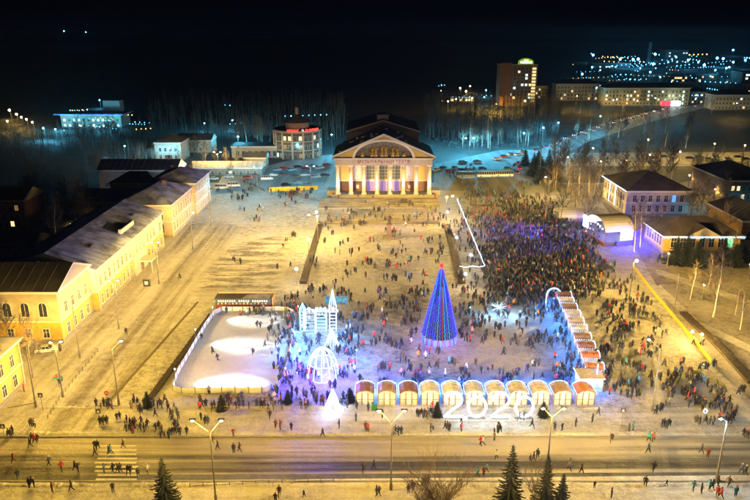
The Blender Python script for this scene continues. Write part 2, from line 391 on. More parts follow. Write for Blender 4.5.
def roof_part(root, x0, y0, x1, y1, z, rh, kind, m, over=.5, seams=True, name='roof'):
    b = MB(); x0 -= over; y0 -= over; x1 += over; y1 += over; W = x1-x0; D = y1-y0; t = .22
    cx, cy = (x0+x1)/2, (y0+y1)/2
    E = [(x0,y0,z+t),(x1,y0,z+t),(x1,y1,z+t),(x0,y1,z+t)]
    b.bx(x0,y0,z,x1,y1,z+t-.01, 1)
    if kind == 'hip':
        if W >= D: r0, r1 = (x0+D/2, cy, z+t+rh), (x1-D/2, cy, z+t+rh)
        else: r0, r1 = (cx, y0+W/2, z+t+rh), (cx, y1-W/2, z+t+rh)
        if W >= D:
            b.poly([E[0],E[1],r1,r0]); b.poly([E[1],E[2],r1]); b.poly([E[2],E[3],r0,r1]); b.poly([E[3],E[0],r0])
        else:
            b.poly([E[0],E[1],r0]); b.poly([E[1],E[2],r1,r0]); b.poly([E[2],E[3],r1]); b.poly([E[3],E[0],r0,r1])
    elif kind == 'gx':
        r0, r1 = (x0,cy,z+t+rh), (x1,cy,z+t+rh)
        b.poly([E[0],E[1],r1,r0]); b.poly([E[2],E[3],r0,r1]); b.poly([E[3],E[0],r0],1); b.poly([E[1],E[2],r1],1)
    elif kind == 'gy':
        r0, r1 = (cx,y0,z+t+rh), (cx,y1,z+t+rh)
        b.poly([E[1],E[2],r1,r0]); b.poly([E[3],E[0],r0,r1]); b.poly([E[0],E[1],r0],1); b.poly([E[2],E[3],r1],1)
    else: b.poly(E)
    ro = b.build(name, [m, M_white], root)
    if seams and kind in ('gx','gy','hip'):
        s = MB(); half = (D if kind == 'gx' or (kind == 'hip' and W >= D) else W)/2; L = W if kind == 'gx' or (kind == 'hip' and W >= D) else D
        alongx = kind == 'gx' or (kind == 'hip' and W >= D); step = 2.4; k = step
        while k < L - step*.5:
            f = 1.0 if kind != 'hip' else min(1, min(k, L-k)/half)
            for sg in (-1, 1):
                if alongx: s.tube((x0+k, cy+sg*half, z+t+.02), (x0+k, cy+sg*half*(1-f), z+t+rh*f+.02), .05, .05, 3)
                else: s.tube((cx+sg*half, y0+k, z+t+.02), (cx+sg*half*(1-f), y0+k, z+t+rh*f+.02), .05, .05, 3)
            k += step
        stuff(s.build('roof_seams', M_seam, ro))
    return ro
def chimney(ro, x, y, z, w=1.0, h=2.0, m=None):
    return MB().bx(x-w/2,y-w/2,z,x+w/2,y+w/2,z+h).bx(x-w/2-.12,y-w/2-.12,z+h,x+w/2+.12,y+w/2+.12,z+h+.2).build('chimney', m or M_brick, ro)
def body(root, W, D, h, m, lower=None, lh=0, plinth=.8, cornice=True, bands=()):
    """walls of a box-shaped house: origin in the middle of its footprint"""
    x, y = W/2, D/2
    if lower:
        MB().bx(-x,-y,0,x,y,lh).build('lower_wall', lower, root); MB().bx(-x+.02,-y+.02,lh,x-.02,y-.02,h).build('upper_wall', m, root)
        MB().bx(-x-.12,-y-.12,lh-.1,x+.12,y+.12,lh+.15).build('string_course', M_white, root)
    else: MB().bx(-x,-y,0,x,y,h).build('wall', m, root)
    if plinth: MB().bx(-x-.1,-y-.1,0,x+.1,y+.1,plinth).build('plinth', M_plinth, root)
    if cornice: MB().bx(-x-.3,-y-.3,h-.45,x+.3,y+.3,h-.02).build('cornice', M_white, root)
    for z in bands: MB().bx(-x-.1,-y-.1,z,x+.1,y+.1,z+.22).build('string_course', M_white, root)

# ---- A: near left yellow house
e = G(26,383); yA1 = e.y; zA = ztop(e.y, 339); WA = 16; DA = 34
t = thing('yellow_house', 'yellow two storey house with grey metal roof at the left edge by the street', 'building', (e.x-WA/2, yA1-DA/2, 0))
body(t, WA, DA, zA, M_yel, bands=(zA*.47,))
windows(t, (WA/2,-DA/2), (WA/2,DA/2), (zA*.13, zA*.57), 8, 1.25, 2.3, .0)
windows(t, (WA/2,DA/2), (-WA/2,DA/2), (zA*.13, zA*.57), 5, 1.25, 2.3, .0)
ro = roof_part(t, -WA/2,-DA/2,WA/2,DA/2, zA, 3.4, 'hip', M_roof_dark, .6)
for k in range(5): MB().cb((WA/2-2.2, -DA/2+5+k*6, zA+1.0),(.5,.5,.7)).build('roof_vent', M_seam, ro)
# ---- B: house with arched upper windows, front wall towards the viewer, gable towards the street
eB = G(62,343); zB = ztop(eB.y, 292); xB1 = eB.x+.4; WB = 26; DB = 17
t = thing('arched_window_house', 'ochre and cream house with arched upper windows and dark gable roof behind bare trees', 'building', (xB1-WB/2, eB.y+DB/2, 0))
body(t, WB, DB, zB, M_beige, lower=M_yel, lh=zB*.42)
windows(t, (-WB/2,-DB/2), (WB/2,-DB/2), (zB*.52,), 6, 1.7, 3.2, .0, 'arch')
windows(t, (-WB/2,-DB/2), (WB/2,-DB/2), (1.3,), 6, 1.3, 2.0, .0)
windows(t, (WB/2,-DB/2), (WB/2,DB/2), (1.2, zB*.52), 4, 1.25, 2.4, .0)
ro = roof_part(t, -WB/2,-DB/2,WB/2,DB/2, zB, 3.6, 'gx', M_roof_dark, .6)
MB().poly([(WB/2+.62,-DB/2+.6,zB+.35),(WB/2+.62,DB/2-.6,zB+.35),(WB/2+.62,0,zB+3.3)]).build('pediment', M_cream, t)
# ---- C: long yellow and white two-storey building along the street
c0 = G(83,328); c1 = G(163,246); zC = ztop(c0.y, 284); xC = (c0.x+c1.x)/2 + .3; LC = c1.y - eB.y - DB - .3; yC = eB.y + DB + .3 + LC/2; WC = 22
t = thing('long_street_building', 'long yellow and white two storey building with pale roof and entrance canopy', 'building', (xC-WC/2, yC, 0))
body(t, WC, LC, zC, mat('pale_upper_plaster',(.40,.39,.42),.8,var=.1,scale=.6), lower=M_yel, lh=zC*.47)
windows(t, (WC/2,-LC/2), (WC/2,LC/2), (1.3, zC*.55), 17, 1.15, 2.5, .04, margin=1.2, skip=((0,8),))
ro = roof_part(t, -WC/2,-LC/2,WC/2,LC/2, zC, 4.2, 'gy', M_roof_snow_bluelit, .7)
for yy in (-LC*.28, LC*.30):
    MB().xprism([(WC/2-7.6,zC+1.2),(WC/2-4.6,zC+1.0),(WC/2-4.6,zC+2.7)], yy-1.3, yy+1.3).build('dormer', M_roof_bare, ro)
MB().bx(WC/2-3.2,-LC*.02,zC+.6,WC/2-2.4,LC*.17,zC+2.6).build('roof_parapet', M_white, ro)
MB().poly([(WC/2-7.2,-LC*.03,zC+3.2),(WC/2-3.3,-LC*.03,zC+1.75),(WC/2-3.3,LC*.15,zC+1.75),(WC/2-7.2,LC*.06,zC+3.2)]).build('dark_roof_patch', M_roof_bare, ro)  # dark patch on the slope behind the parapet
# projecting bay and entrance canopy
MB().bx(WC/2,-LC*.02,0,WC/2+.5,LC*.17,zC-.02).build('projecting_bay', M_cream, t)
cn = MB().bx(WC/2+.5,LC*.03,3.2,WC/2+4.2,LC*.13,3.5).build('canopy', M_white, t)
MB().tube((WC/2+4,LC*.035,0),(WC/2+4,LC*.035,3.2),.12).build('canopy_post', M_frame, cn); MB().tube((WC/2+4,LC*.125,0),(WC/2+4,LC*.125,3.2),.12).build('canopy_post', M_frame, cn)
dr = MB().bx(WC/2+.5,LC*.06,0.1,WC/2+.62,LC*.10,2.7).build('door', M_door, t); MB().cb((WC/2+.68,LC*.068,1.1),(.08,.08,.3)).build('handle', M_frame, dr)
windows(t, (WC/2+.5,-LC*.02), (WC/2+.5,LC*.17), (zC*.55,), 3, 1.15, 2.5, .0, margin=.6)
# ---- D: pinkish corner building with arched windows, two blocks stepping back along the street
d0 = G(173,237.5); zD = ztop(d0.y, 205); LD = G(196,216).y - d0.y; WD = 17; xD = d0.x
t = thing('arched_corner_building', 'cream corner building with round arched windows and snowy hip roof in the left street row', 'building', (xD-WD/2, d0.y+LD/2, 0))
body(t, WD, LD, zD, M_pink, bands=(zD*.48,))
windows(t, (-WD/2,-LD/2), (WD/2,-LD/2), (1.6, zD*.55), 3, 1.8, 3.4, .0, 'arch', margin=1)
windows(t, (WD/2,-LD/2), (WD/2,LD/2), (1.6, zD*.55), 8, 1.2, 2.9, .0)
ro = roof_part(t, -WD/2,-LD/2,WD/2,LD/2, zD, 4.0, 'hip', M_roof_snow_bluelit, .7)
chimney(ro, 2, 3, zD+2.2, 1.1, 2.4)
d1y = d0.y + LD; L2 = G(212,203).y - d1y + 2; zD2 = zD + 1.2
t = thing('arched_corner_building', 'three storey pinkish block at the far end of the street row, facing the parking lot', 'building', (xD-WD/2+1.2, d1y+L2/2+.1, 0))
body(t, WD, L2, zD2, M_pink, bands=(zD2*.36, zD2*.67))
windows(t, (WD/2,-L2/2), (WD/2,L2/2), (1.3, zD2*.42, zD2*.72), 6, 1.1, 2.1, .0)
ro = roof_part(t, -WD/2,-L2/2,WD/2,L2/2, zD2, 3.5, 'hip', M_roof_snow_bluelit, .7)
chimney(ro, -3, 2, zD2+2.0); chimney(ro, 3, 6, zD2+1.8)
# wings behind
def rear(name, label, px0, px1, pyb, ht, dep, m, rm, kind='gx', rh=3.0, lit=.05, n=6, rows=1, litm=(M_lit,), ww=1.2, wh=1.8):
    p0 = G(px0, pyb); p1 = G(px1, pyb); W = p1.x-p0.x
    t = thing(name, label, 'building', ((p0.x+p1.x)/2, p0.y+dep/2, 0))
    body(t, W, dep, ht, m, plinth=.6)
    windows(t, (-W/2,-dep/2), (W/2,-dep/2), [ht*(.18 + .92*r/rows*.82) for r in range(rows)], n, ww, wh, lit, litm=litm, sills=False)
    ro = roof_part(t, -W/2,-dep/2,W/2,dep/2, ht, rh, kind, rm, .5)
    return t, ro
rear('courtyard_wing', 'low dark roofed wing running back from the arched corner building', 84, 149, 222, 7.2, 15, M_cream, M_roof_dark, rh=3.2)
rear('courtyard_wing', 'dark hip roofed courtyard house with a lit window, behind the low wing', 112, 160, 203, 8.0, 12, M_beige, M_roof_bare, 'hip', 3.5, .3, 5)
t, ro = rear('courtyard_wing', 'long dark roofed house with two chimneys, farthest back in the street row', 100, 178, 190, 8.5, 14, M_beige, M_roof_bare, 'gx', 3.5, .3, 8)
chimney(ro, -3, 0, 11.5); chimney(ro, 12, 0, 11.5)
t, ro = rear('green_shed', 'green walled annex behind the long street building', 80, 112, 240, 7.0, 16, mat('green_paint',(.05,.16,.13),.7), M_roof_bare, 'flat', .1, 0, 2)
rear('wooden_shed', 'low wooden shed under a yard lamp behind the long building', 52, 77, 236, 3.2, 5, M_brick, M_roof_brown, 'gx', 1.2, 0, 2)
rear('yard_house', 'dark brick house with a few lit windows among bare trees at the left edge', -6, 28, 232, 11, 14, M_brick, M_roof_bare, 'gx', 3, .2, 4, 3, (M_lit, M_litdim))
rear('yard_house', 'low dark outbuilding in the yard at the left edge', -4, 36, 258, 4.5, 9, M_brick, M_roof_bare, 'gx', 2, 0, 3)
rear('pale_house', 'pale blue lit hipped house beside the trees left of the parking lot', 156, 182, 162, 10, 16, M_cream, M_roof_brown, 'hip', 3.2, .05, 4, 2)
rear('pale_house', 'small pale gabled house behind the blue lit house', 178, 212, 153, 7, 12, M_cream, M_roof_dark, 'gx', 3.0, .0, 5, 1)
rear('low_pavilion', 'low snowy roofed pavilion under the tall warm street lamps by the parking lot', 192, 262, 176, 3.9, 9, M_plinth, mat('snowed_roof',(.6,.58,.56),.8,var=.25,scale=.4), 'gx', 2.2, .0, 9, 1)
rear('low_pavilion', 'brown roofed annex beside the low snowy pavilion', 244, 266, 167, 4.6, 9, M_beige, M_roof_brown, 'gx', 2.0, .0, 4, 1)
rear('long_white_house', 'long pale single storey building with dark windows and flat dark roof beside the round building', 232, 281, 158, 6.2, 14, M_cream, M_roof_bare, 'flat', .1, .0, 7, 1, ww=1.8, wh=2.6)

# ---- round building with colonnade and red neon
cR = G(296.5,157); RR = 12.6; zR = ztop(cR.y-RR, 134.5)
t = thing('round_building', 'round three storey building with pilasters, cone roofed drum and red neon letters', 'building', (cR.x+.5, cR.y+4, 0))
b = MB(); nn = 28; ring = [(RR*math.cos(2*PI*k/nn), RR*math.sin(2*PI*k/nn)) for k in range(nn)]
b.prism(ring, 0, zR); b.build('wall', mat('dun_plaster',(.13,.11,.09),.85,var=.15), t)
b = MB(); b.prism([(p[0]*1.05,p[1]*1.05) for p in ring], zR, zR+1.0); b.build('cornice', M_cream, t)
for q in (1/3., 2/3.):
    MB().prism([(p[0]*1.02,p[1]*1.02) for p in ring], zR*q-.2, zR*q+.25).build('string_course', M_cream, t)
for k in range(nn):
    a = 2*PI*(k+.5)/nn
    if math.sin(a) > .35: continue
    if k % 2 == 0: put('pilaster', MATS and MB().cb((0,0,0),(.8,.8,zR)).mesh('pilaster', M_cream), t, (RR*1.01*math.cos(a), RR*1.01*math.sin(a), 0), a)
    for r in range(3):
        a2 = a + PI/nn*1.0
        fo = put('window', win_mesh(1.5, 2.1, 'rect', M_frame), t, (RR*.999*math.cos(a2), RR*.999*math.sin(a2), .8 + r*zR/3), a2+PI/2)
        put('pane', pane_mesh(1.5, 2.1, 'rect', random.choice((M_lit, M_litc)) if random.random() < .28 else M_litdim if random.random() < .3 else M_glassd), fo)
rf = MB().prism([(p[0]*.99,p[1]*.99) for p in ring], zR+1.0, zR+1.3).build('roof', M_roof_bare, t)
b = MB(); b.prism([(p[0]*.5,p[1]*.5) for p in ring], zR+1.3, zR+4.6); b.build('drum', M_beige, t)
b = MB(); q = [(p[0]*.62,p[1]*.62,zR+4.6) for p in ring]
for k in range(nn): b.poly([q[k], q[(k+1)%nn], (0,0,zR+9.0)])
co = b.build('cone_roof', M_roof_brown, t); MB().tube((0,0,zR+8.4),(0,0,zR+11.2),.9,.9,8).ball((0,0,zR+11.4),1.0).build('finial', M_cream, co)
M_red = glow('red_neon', (1,.03,.02), 9)
si = put('neon_sign', None, t, (0,0,0)); 
kx = 0
for k in range(26):
    a = -PI/2 - .28 + k*.052
    if k in (9, 10, 13, 16): continue
    hgt = .95
    mm = M_red if k not in (11, 12) else M_litc
    bb = MB(); bb.bx(-.12,0,0,.0,.12,hgt); bb.bx(.0,0,(k%3)*.4,.42,.12,(k%3)*.4+.14)
    if k % 2: bb.bx(.34,0,0,.46,.12,hgt)
    bb.build('neon_letter', mm, si, (RR*1.08*math.cos(a), RR*1.08*math.sin(a), zR+1.15), a+PI/2)
lamp('POINT', t, (6,-RR-2.5,zR+1.5), 500, (1,.05,.03), .5)

# ---- right: two-storey building with hip roof and LED eaves
e0 = G(626,215.5); e1 = G(686,215.5); zE = ztop(e0.y, 191); WE = e1.x-e0.x+1; DE = 26
t = thing('hip_roof_school', 'cream two storey building with brown hip roof and blue white light strings along its eaves', 'building', ((e0.x+e1.x)/2, e0.y+DE/2, 0))
body(t, WE, DE, zE, M_cream, bands=(zE*.5,))
windows(t, (-WE/2,-DE/2), (WE/2,-DE/2), (1.4, zE*.56), 7, 1.3, 2.4, .07, litm=(mat('blue_lit_window',(.1,.2,.5),.4,var=0,emit=(.1,.35,1),es=1.6),))
windows(t, (-WE/2,DE/2), (-WE/2,-DE/2), (1.4, zE*.56), 8, 1.3, 2.4, .05)
ro = roof_part(t, -WE/2,-DE/2,WE/2,DE/2, zE, 5.0, 'hip', M_roof_brown, .8); chimney(ro, 3, 2, zE+4.6, 1.2, 2.2); 
MB().xprism([(-WE/2-.2,zE),(-WE/2+.1,zE+.05),(-WE/2+.1,zE+.5)], -2, 2).build('eave_block', M_white, t)
M_ledw = glow('blue_white_led', (.45,.68,1), 7); M_ledB = glow('deep_blue_led', (.05,.16,1), 9); M_ledC = glow('cyan_led', (.08,.65,1), 6)
MB().tube((-WE/2-.85,DE/2+.8,zE+.15),(-WE/2-.85,-DE/2-.8,zE+.15),.10,n=4).build('light_string', M_ledw, t)
for yy in (-DE*.05, DE*.2): MB().tube((-WE/2-.1,yy,1),(-WE/2-.1,yy,zE),.10,n=4).build('light_string', M_ledw, t)
# ---- right: yellow single-storey with hip roof and small gable, icicle lights
f0 = G(662.5,253); f1 = G(738,253); zF = ztop(f0.y, 236); WF = f1.x-f0.x; DF = 15
t = thing('yellow_hall', 'yellow single storey hall with hip roof, small gable and icicle lights behind spruces', 'building', ((f0.x+f1.x)/2, f0.y+DF/2, 0))
body(t, WF, DF, zF, M_yel)
windows(t, (-WF/2,-DF/2), (WF/2,-DF/2), (1.8,), 7, 1.6, 3.0, .3, litm=(mat('green_lit_window',(.3,.5,.4),.4,var=0,emit=(.25,.9,.45),es=1.5), M_litc))
windows(t, (-WF/2,DF/2), (-WF/2,-DF/2), (1.8,), 6, 1.4, 3.0, .0)
ro = roof_part(t, -WF/2,-DF/2,WF/2,DF/2, zF, 4.2, 'hip', M_roof_brown, .9)
g = MB(); g.poly([(-5,-DF/2-.95,zF+.25),(5,-DF/2-.95,zF+.25),(0,-DF/2-.95,zF+2.9)],1); g.poly([(-5.4,-DF/2-1.2,zF+.2),(0,-DF/2-1.2,zF+3.1),(0,-DF/2+6.5,zF+3.1)]); g.poly([(0,-DF/2-1.2,zF+3.1),(5.4,-DF/2-1.2,zF+.2),(0,-DF/2+6.5,zF+3.1)])
g.build('front_gable', [M_roof_brown, M_cream], t)
b = MB(); b.tube((-WF/2-.95,DF/2,zF+.1),(-WF/2-.95,-DF/2-.95,zF+.1),.07,n=4)
for k in range(90):
    xx = -WF/2-.9 + (WF+1.8)*k/89; b.tube((xx,-DF/2-.97,zF+.15),(xx,-DF/2-.97,zF-.25-.5*random.random()),.035,n=3,caps=False)
stuff(b.build('icicle_lights', glow('icicle_led', (.6,.85,1), 4), t))
t, ro = rear('annex_hall', 'dark annex joined to the right end of the yellow hall', 740, 775, 240, 6.4, 24, M_yel, M_roof_bare, 'hip', 4, .2, 4)
t, ro = rear('brick_block', 'long brown brick block with square windows at the right edge behind the parking area', 724, 775, 203, 9, 30, M_brick, M_roof_bare, 'hip', 4.5, .3, 8, 2)
rear('teal_roof_house', 'low dark roofed house among trees at the right edge', 722, 752, 196, 5, 14, M_greyp, M_roof_dark, 'hip', 3, 0, 5)

def pipes(t, W, L, h, n, m=None):
    for k in range(n):
        y = -L/2 + .6 + (L-1.2)*k/(n-1); MB().tube((W/2+.16,y,.2),(W/2+.16,y,h-.5),.09,n=6).build('drainpipe', m or M_frame, t)
for o_ in [o for o in bpy.data.objects if o.name in ('yellow_house','long_street_building','arched_corner_building')]:
    W_, L_2, h_ = {'yellow_house':(WA,DA,zA),'long_street_building':(WC,LC,zC),'arched_corner_building':(WD,LD,zD)}[o_.name]; pipes(o_, W_, L_2, h_, {'yellow_house':4,'long_street_building':6,'arched_corner_building':3}[o_.name])
# ---- far apartment blocks and hotel tower
def block(name, label, px0, px1, pyb, pyt, dep, m, cols, rows, lit, litm, roof='hip', rh=4, rm=None, ww=1.5, wh=1.7):
    p0 = G(px0, pyb); p1 = G(px1, pyb); W = p1.x-p0.x; h = ztop(p0.y, pyt)
    t = thing(name, label, 'building', ((p0.x+p1.x)/2, p0.y+dep/2, 0))
    body(t, W, dep, h, m, plinth=1.0)
    windows(t, (-W/2,-dep/2), (W/2,-dep/2), [h*(.1 + .86*r/rows) for r in range(rows)], cols, ww, wh, lit, litm=litm, sills=False, margin=.8)
    roof_part(t, -W/2,-dep/2,W/2,dep/2, h, rh, roof, rm or M_roof_bare, .6, seams=False)
    return t, W, h, dep
M_apyel = mat('lit_yellow_facade', (.60,.45,.22), .85, var=.1, scale=.2)
block('apartment_block', 'long yellow lit five storey apartment block above the car filled road', 603, 688, 106, 88, 16, M_apyel, 24, 4, .30, (M_lit, M_litc, M_litdim))
block('apartment_block', 'pale apartment block left of the long yellow one, far back', 555, 598, 101, 84, 16, M_cream, 12, 4, .25, (M_lit, M_litdim))
block('apartment_block', 'white classical block with dark roof at the right edge, above the field', 713, 756, 110, 95, 18, M_cream, 12, 3, .12, (M_lit, M_litc))
block('apartment_block', 'small orange lit block just right of the hotel tower', 534, 547, 99, 86, 14, M_apyel, 4, 3, .3, (M_lit,))
block('apartment_block', 'grey block with a few lit windows between the yellow block and the right edge', 690, 706, 104, 92, 14, M_greyp, 5, 3, .25, (M_lit,))
# hotel tower
t, W, h, dep = block('hotel_tower', 'tall brown hotel tower with a green roof sign and scattered lit windows', 499, 535, 106, 64.5, 20, M_brick, 9, 11, .14, (M_litc, M_lit), 'flat', .1, ww=2.0, wh=1.9)
t['label'] = 'tall brown hotel tower with a green roof sign and scattered lit windows'
MB().bx(-W/2-.5,-dep/2-.8,0,-W/2+W*.30,-dep/2-.15,h+1.5).build('blank_stair_wall', mat('rust_brick',(.34,.17,.10),.85), t)
for r in range(11):
    MB().bx(W*.36,-dep/2-1.0,h*(.1+.86*r/11),W*.46,-dep/2-.2,h*(.1+.86*r/11)+1.7).build('lit_balcony', glow('stair_light',(1,.75,.3),1.3), t)
b = MB(); b.xprism([(-1.5,h+.3),(12.5,h+.3),(12.0,h+3.4),(9,h+5.0),(5.5,h+5.6),(2,h+5.0),(-1,h+3.4)], -dep/2-.3, -dep/2+.5)
sg = b.build('roof_sign', glow('green_sign', (.25,.55,.03), .8), t)
M_sgn = glow('sign_letter', (.85,1,.35), 6)
for k in range(9):
    bb = MB(); x = .8 + k*1.15; bb.bx(x,-dep/2-.5,h+1.3,x+.8,-dep/2-.32,h+2.7); bb.build('sign_letter', M_sgn, sg)
for k in range(4): MB().bx(3.6+k*1.1,-dep/2-.5,h+3.4,4.2+k*1.1,-dep/2-.32,h+4.1).build('sign_letter', M_sgn, sg)
# sign-lit shop by the road, station-like pavilion
t, W, h, dep = block('roadside_kiosk', 'bright roadside kiosk with red and white illuminated fascia at the top of the road', 661, 672, 106, 102, 8, M_greyp, 3, 1, .0, (M_lit,), 'flat', .1)
MB().bx(-W/2-.2,-dep/2-.6,.3,W/2-1.5,-dep/2-.15,h+.6).build('red_fascia', glow('red_fascia', (1,.02,.05), 5), t)
MB().bx(W/2-1.2,-dep/2-.6,.3,W/2+7,-dep/2-.15,h+.8).build('white_fascia', glow('white_fascia', (.7,1,1), 9), t)
lamp('POINT', t, (4,-9,7), 6000, (.6,1,1), 1)
# left far: low pale building with long overhanging roof, teal-lit
t, W, h, dep = block('hillside_restaurant', 'low white terraced building lit teal among trees, far left on the skyline', 62, 122, 128, 115, 18, M_cream, 12, 2, .45, (M_litc,), 'flat', .2)
MB().bx(-W/2-3,-dep/2-4,h+.3,W/2+3,dep/2,h+1.1).build('overhanging_roof', M_roof_snow_bluelit, t)
MB().bx(6,0,h+1.2,18,8,h+9).build('roof_tower', M_greyp, t)
for k in range(2): lamp('POINT', t, (-14+k*30,-dep/2-14,7), 36000, TEAL, 1)
# industrial silhouettes near the horizon
def far_box(name, label, px0, px1, pyb, pyt, m, rows=3, cols=10, lit=.3, litm=(M_litc,)):
    return block(name, label, px0, px1, pyb, pyt, 30, m, cols, rows, lit, litm, 'flat', .2, ww=3, wh=2.4)
far_box('factory_hall', 'dark factory hall with a tall block on the right horizon', 664, 687, 64, 50, M_greyp, 4, 8, .25)
far_box('factory_hall', 'low wide industrial hall left of the horizon floodlights', 592, 630, 68, 63, M_greyp, 1, 12, .3)
far_box('factory_hall', 'dim brown block in the dark district above the yellow apartments', 668, 690, 82, 76, M_brick, 2, 8, .2, (M_lit,))
far_box('factory_hall', 'dim long block with a few warm windows at the right, below the horizon lights', 695, 716, 82, 74, M_brick, 2, 8, .3, (M_lit,))
far_box('factory_hall', 'bluish block at the far right edge above the white classical block', 741, 756, 84, 72, M_greyp, 3, 5, .2)
far_box('factory_hall', 'teal lit low hall at the foot of the right horizon', 582, 606, 88, 80, M_greyp, 2, 10, .2)
far_box('depot_building', 'low lit depot with orange and teal lamps left of the hotel tower', 450, 474, 102, 97, M_cream, 1, 8, .5, (M_lit,))
ch = G(648, 66); tag(MB().tube((0,0,0),(0,0,ztop(ch.y,42)),4,2.6,10).build('factory_chimney', M_greyp, None, (ch.x,ch.y,0)), 'slim factory chimney standing on the right horizon', 'chimney')
# ================================================================== the theatre
tb = G(383.5,197); s_t = tb.y
M_thy = mat('theatre_yellow', (.62,.44,.14), .8, var=.07, scale=.5)
M_col = mat('column_white', (.80,.76,.72), .6, var=.05)
M_gold = mat('gilded_relief', (.50,.33,.10), .35, .6, var=.2, scale=4)
T = thing('theatre', 'large yellow neoclassical theatre with eight white columns, arched pediment relief and a cupola', 'theatre', (tb.x, tb.y, 0))
WT = 39.4; XT = WT/2
zc = ztop(tb.y, 164.5); zE_ = ztop(tb.y, 157.5); zA_ = ztop(tb.y-1, 133.5)
# stylobate steps
for k in range(4): MB().bx(-XT-1.2-k*.0,-4.2+k*.8,k*.35,XT+1.2,6,(k+1)*.35).build('step', M_plinth, T)
Z0 = 1.4
cm = MB(); cm.cb((0,0,0),(2.0,2.0,.5)); cm.tube((0,0,.5),(0,0,zc-Z0-.7),.85,.72,14); cm.cb((0,0,zc-Z0-.7),(1.9,1.9,.35)); cm.cb((0,0,zc-Z0-.35),(2.1,2.1,.35))
cmesh = cm.mesh('column', M_col, True)
colx = [-18.6,-13.3,-8.0,-2.65,2.65,8.0,13.3,18.6]
for x in colx: put('column', cmesh, T, (x,-.2,Z0))
# portico ceiling / entablature
MB().bx(-XT,-1.2,zc,XT,9,zE_-.5).build('entablature', M_cream, T)
MB().bx(-XT-.5,-1.7,zE_-.5,XT+.5,9,zE_).build('cornice', M_white, T)
# body of the house
bd = MB(); bd.bx(-XT+.6,5.0,0,XT-.6,64,zc-.05); bd.build('wall', M_thy, T)
MB().bx(-XT+.55,4.9,Z0,XT-.55,5.0,zc*.42).build('lower_wall', mat('dark_red_base',(.10,.05,.05),.8), T)
MB().bx(-9.6,4.6,zc*.42,9.6,4.95,zc*.42+.5).bx(-9.6,4.6,zc-1.2,9.6,4.95,zc-.1).bx(-XT+.6,4.7,zc*.42+.002,-9.7,4.95,zc*.42+.4).bx(9.7,4.7,zc*.42+.002,XT-.6,4.95,zc*.42+.4).build('ledge', M_white, T)
for x in (-5.3, 0, 5.3):
    f = MB(); f.bx(-1.9,-.12,0,-1.7,.05,7); f.bx(1.7,-.12,0,1.9,.05,7); f.bx(-1.9,-.12,6.8,1.9,.05,7)
    for k in range(5): f.bx(-1.7,-.1,k*1.35,1.7,0,k*1.35+.12)
    for k in (-.6,.6): f.bx(k-.06,-.11,.13,k+.06,0,6.8)
    fo = f.build('tall_window', M_frame, T, (x,4.88,zc*.42+.8)); MB().poly([(-1.7,-.03,0),(1.7,-.03,0),(1.7,-.03,6.8),(-1.7,-.03,6.8)]).build('pane', mat('dim_green_glass',(.05,.05,.03),.3,var=0,emit=(.5,.5,.12),es=.16), fo)
    d = MB(); d.bx(-1.7,-.12,0,-1.5,.05,4.4); d.bx(1.5,-.12,0,1.7,.05,4.4); d.bx(-1.7,-.12,4.2,1.7,.05,4.4); d.bx(-.07,-.1,0,.07,.02,4.2); 
    do = d.build('entrance_door', M_frame, T, (x,4.85,Z0)); MB().poly([(-1.5,-.03,0),(1.5,-.03,0),(1.5,-.03,4.2),(-1.5,-.03,4.2)]).build('pane', mat('violet_foyer_glass',(.2,.15,.3),.3,var=0,emit=(.35,.22,1),es=.35), do)
for x in (-10.7, 10.7):
    MB().bx(-1.3,-.1,0,1.3,.05,7).bx(-.45,-.25,.8,.45,-.1,6).ball((0,-.3,1.2),.5).build('wall_ornament', M_white, T, (x,4.88,zc*.42+.8))
    MB().bx(-1.0,-.15,0,1.0,.05,3.4).build('side_door', M_door, T, (x,4.85,Z0)); 
    MB().bx(-.5,-.2,1.2,.5,-.16,2.6).build('poster', mat('white_poster',(.75,.75,.8),.6,var=0), T, (x,4.85,Z0))
# pediment: front face with an arch opening, built as blocks around it
def pedz(x): return zE_ + (zA_-1.0-zE_)*(1-abs(x)/(XT+.3))
AR = 11.6; ah = 6.6                        # arch half width and height
def archz(x): return zE_ + (ah*math.sqrt(max(0, 1-(x/AR)**2)) if abs(x) < AR else 0)
xs = sorted(set([-XT-.3 + (2*XT+.6)*k/60 for k in range(61)] + [-AR, AR]))
b = MB()
for a, c in zip(xs[:-1], xs[1:]):
    if pedz(a) <= zE_ + .01 and pedz(c) <= zE_ + .01: continue
    b.xprism([(a,archz(a)),(c,archz(c)),(c,pedz(c)),(a,pedz(a))], -1.0, 1.2)
b.build('pediment', M_thy, T)
MB().poly([(-AR-1,1.15,zE_),(AR+1,1.15,zE_),(AR*.8,1.15,zE_+ah),(-AR*.8,1.15,zE_+ah)]).build('niche_back', mat('grey_niche',(.22,.21,.22),.8,var=.3,scale=1), T)
b = MB(); n = 24
for k in range(n):
    a0 = PI*k/n; a1 = PI*(k+1)/n
    P = [((AR+o)*math.cos(a), zE_ + (ah+o*.85)*math.sin(a)) for o, a in ((0,a0),(1.0,a0),(1.0,a1),(0,a1))]
    b.xprism(P, -1.35, -.9)
b.build('arch_moulding', M_col, T)
b = MB(); th = .9
for sg in (-1, 1):
    xa = sg*(XT+1.0); b.xprism([(xa,zE_+.05),(xa,zE_+.05+th),(0,zA_+.1),(0,zA_+.1-th)] if sg > 0 else [(xa,zE_+.05+th),(xa,zE_+.05),(0,zA_+.1-th),(0,zA_+.1)], -2.0, -.95)
b.build('raking_cornice', M_white, T)
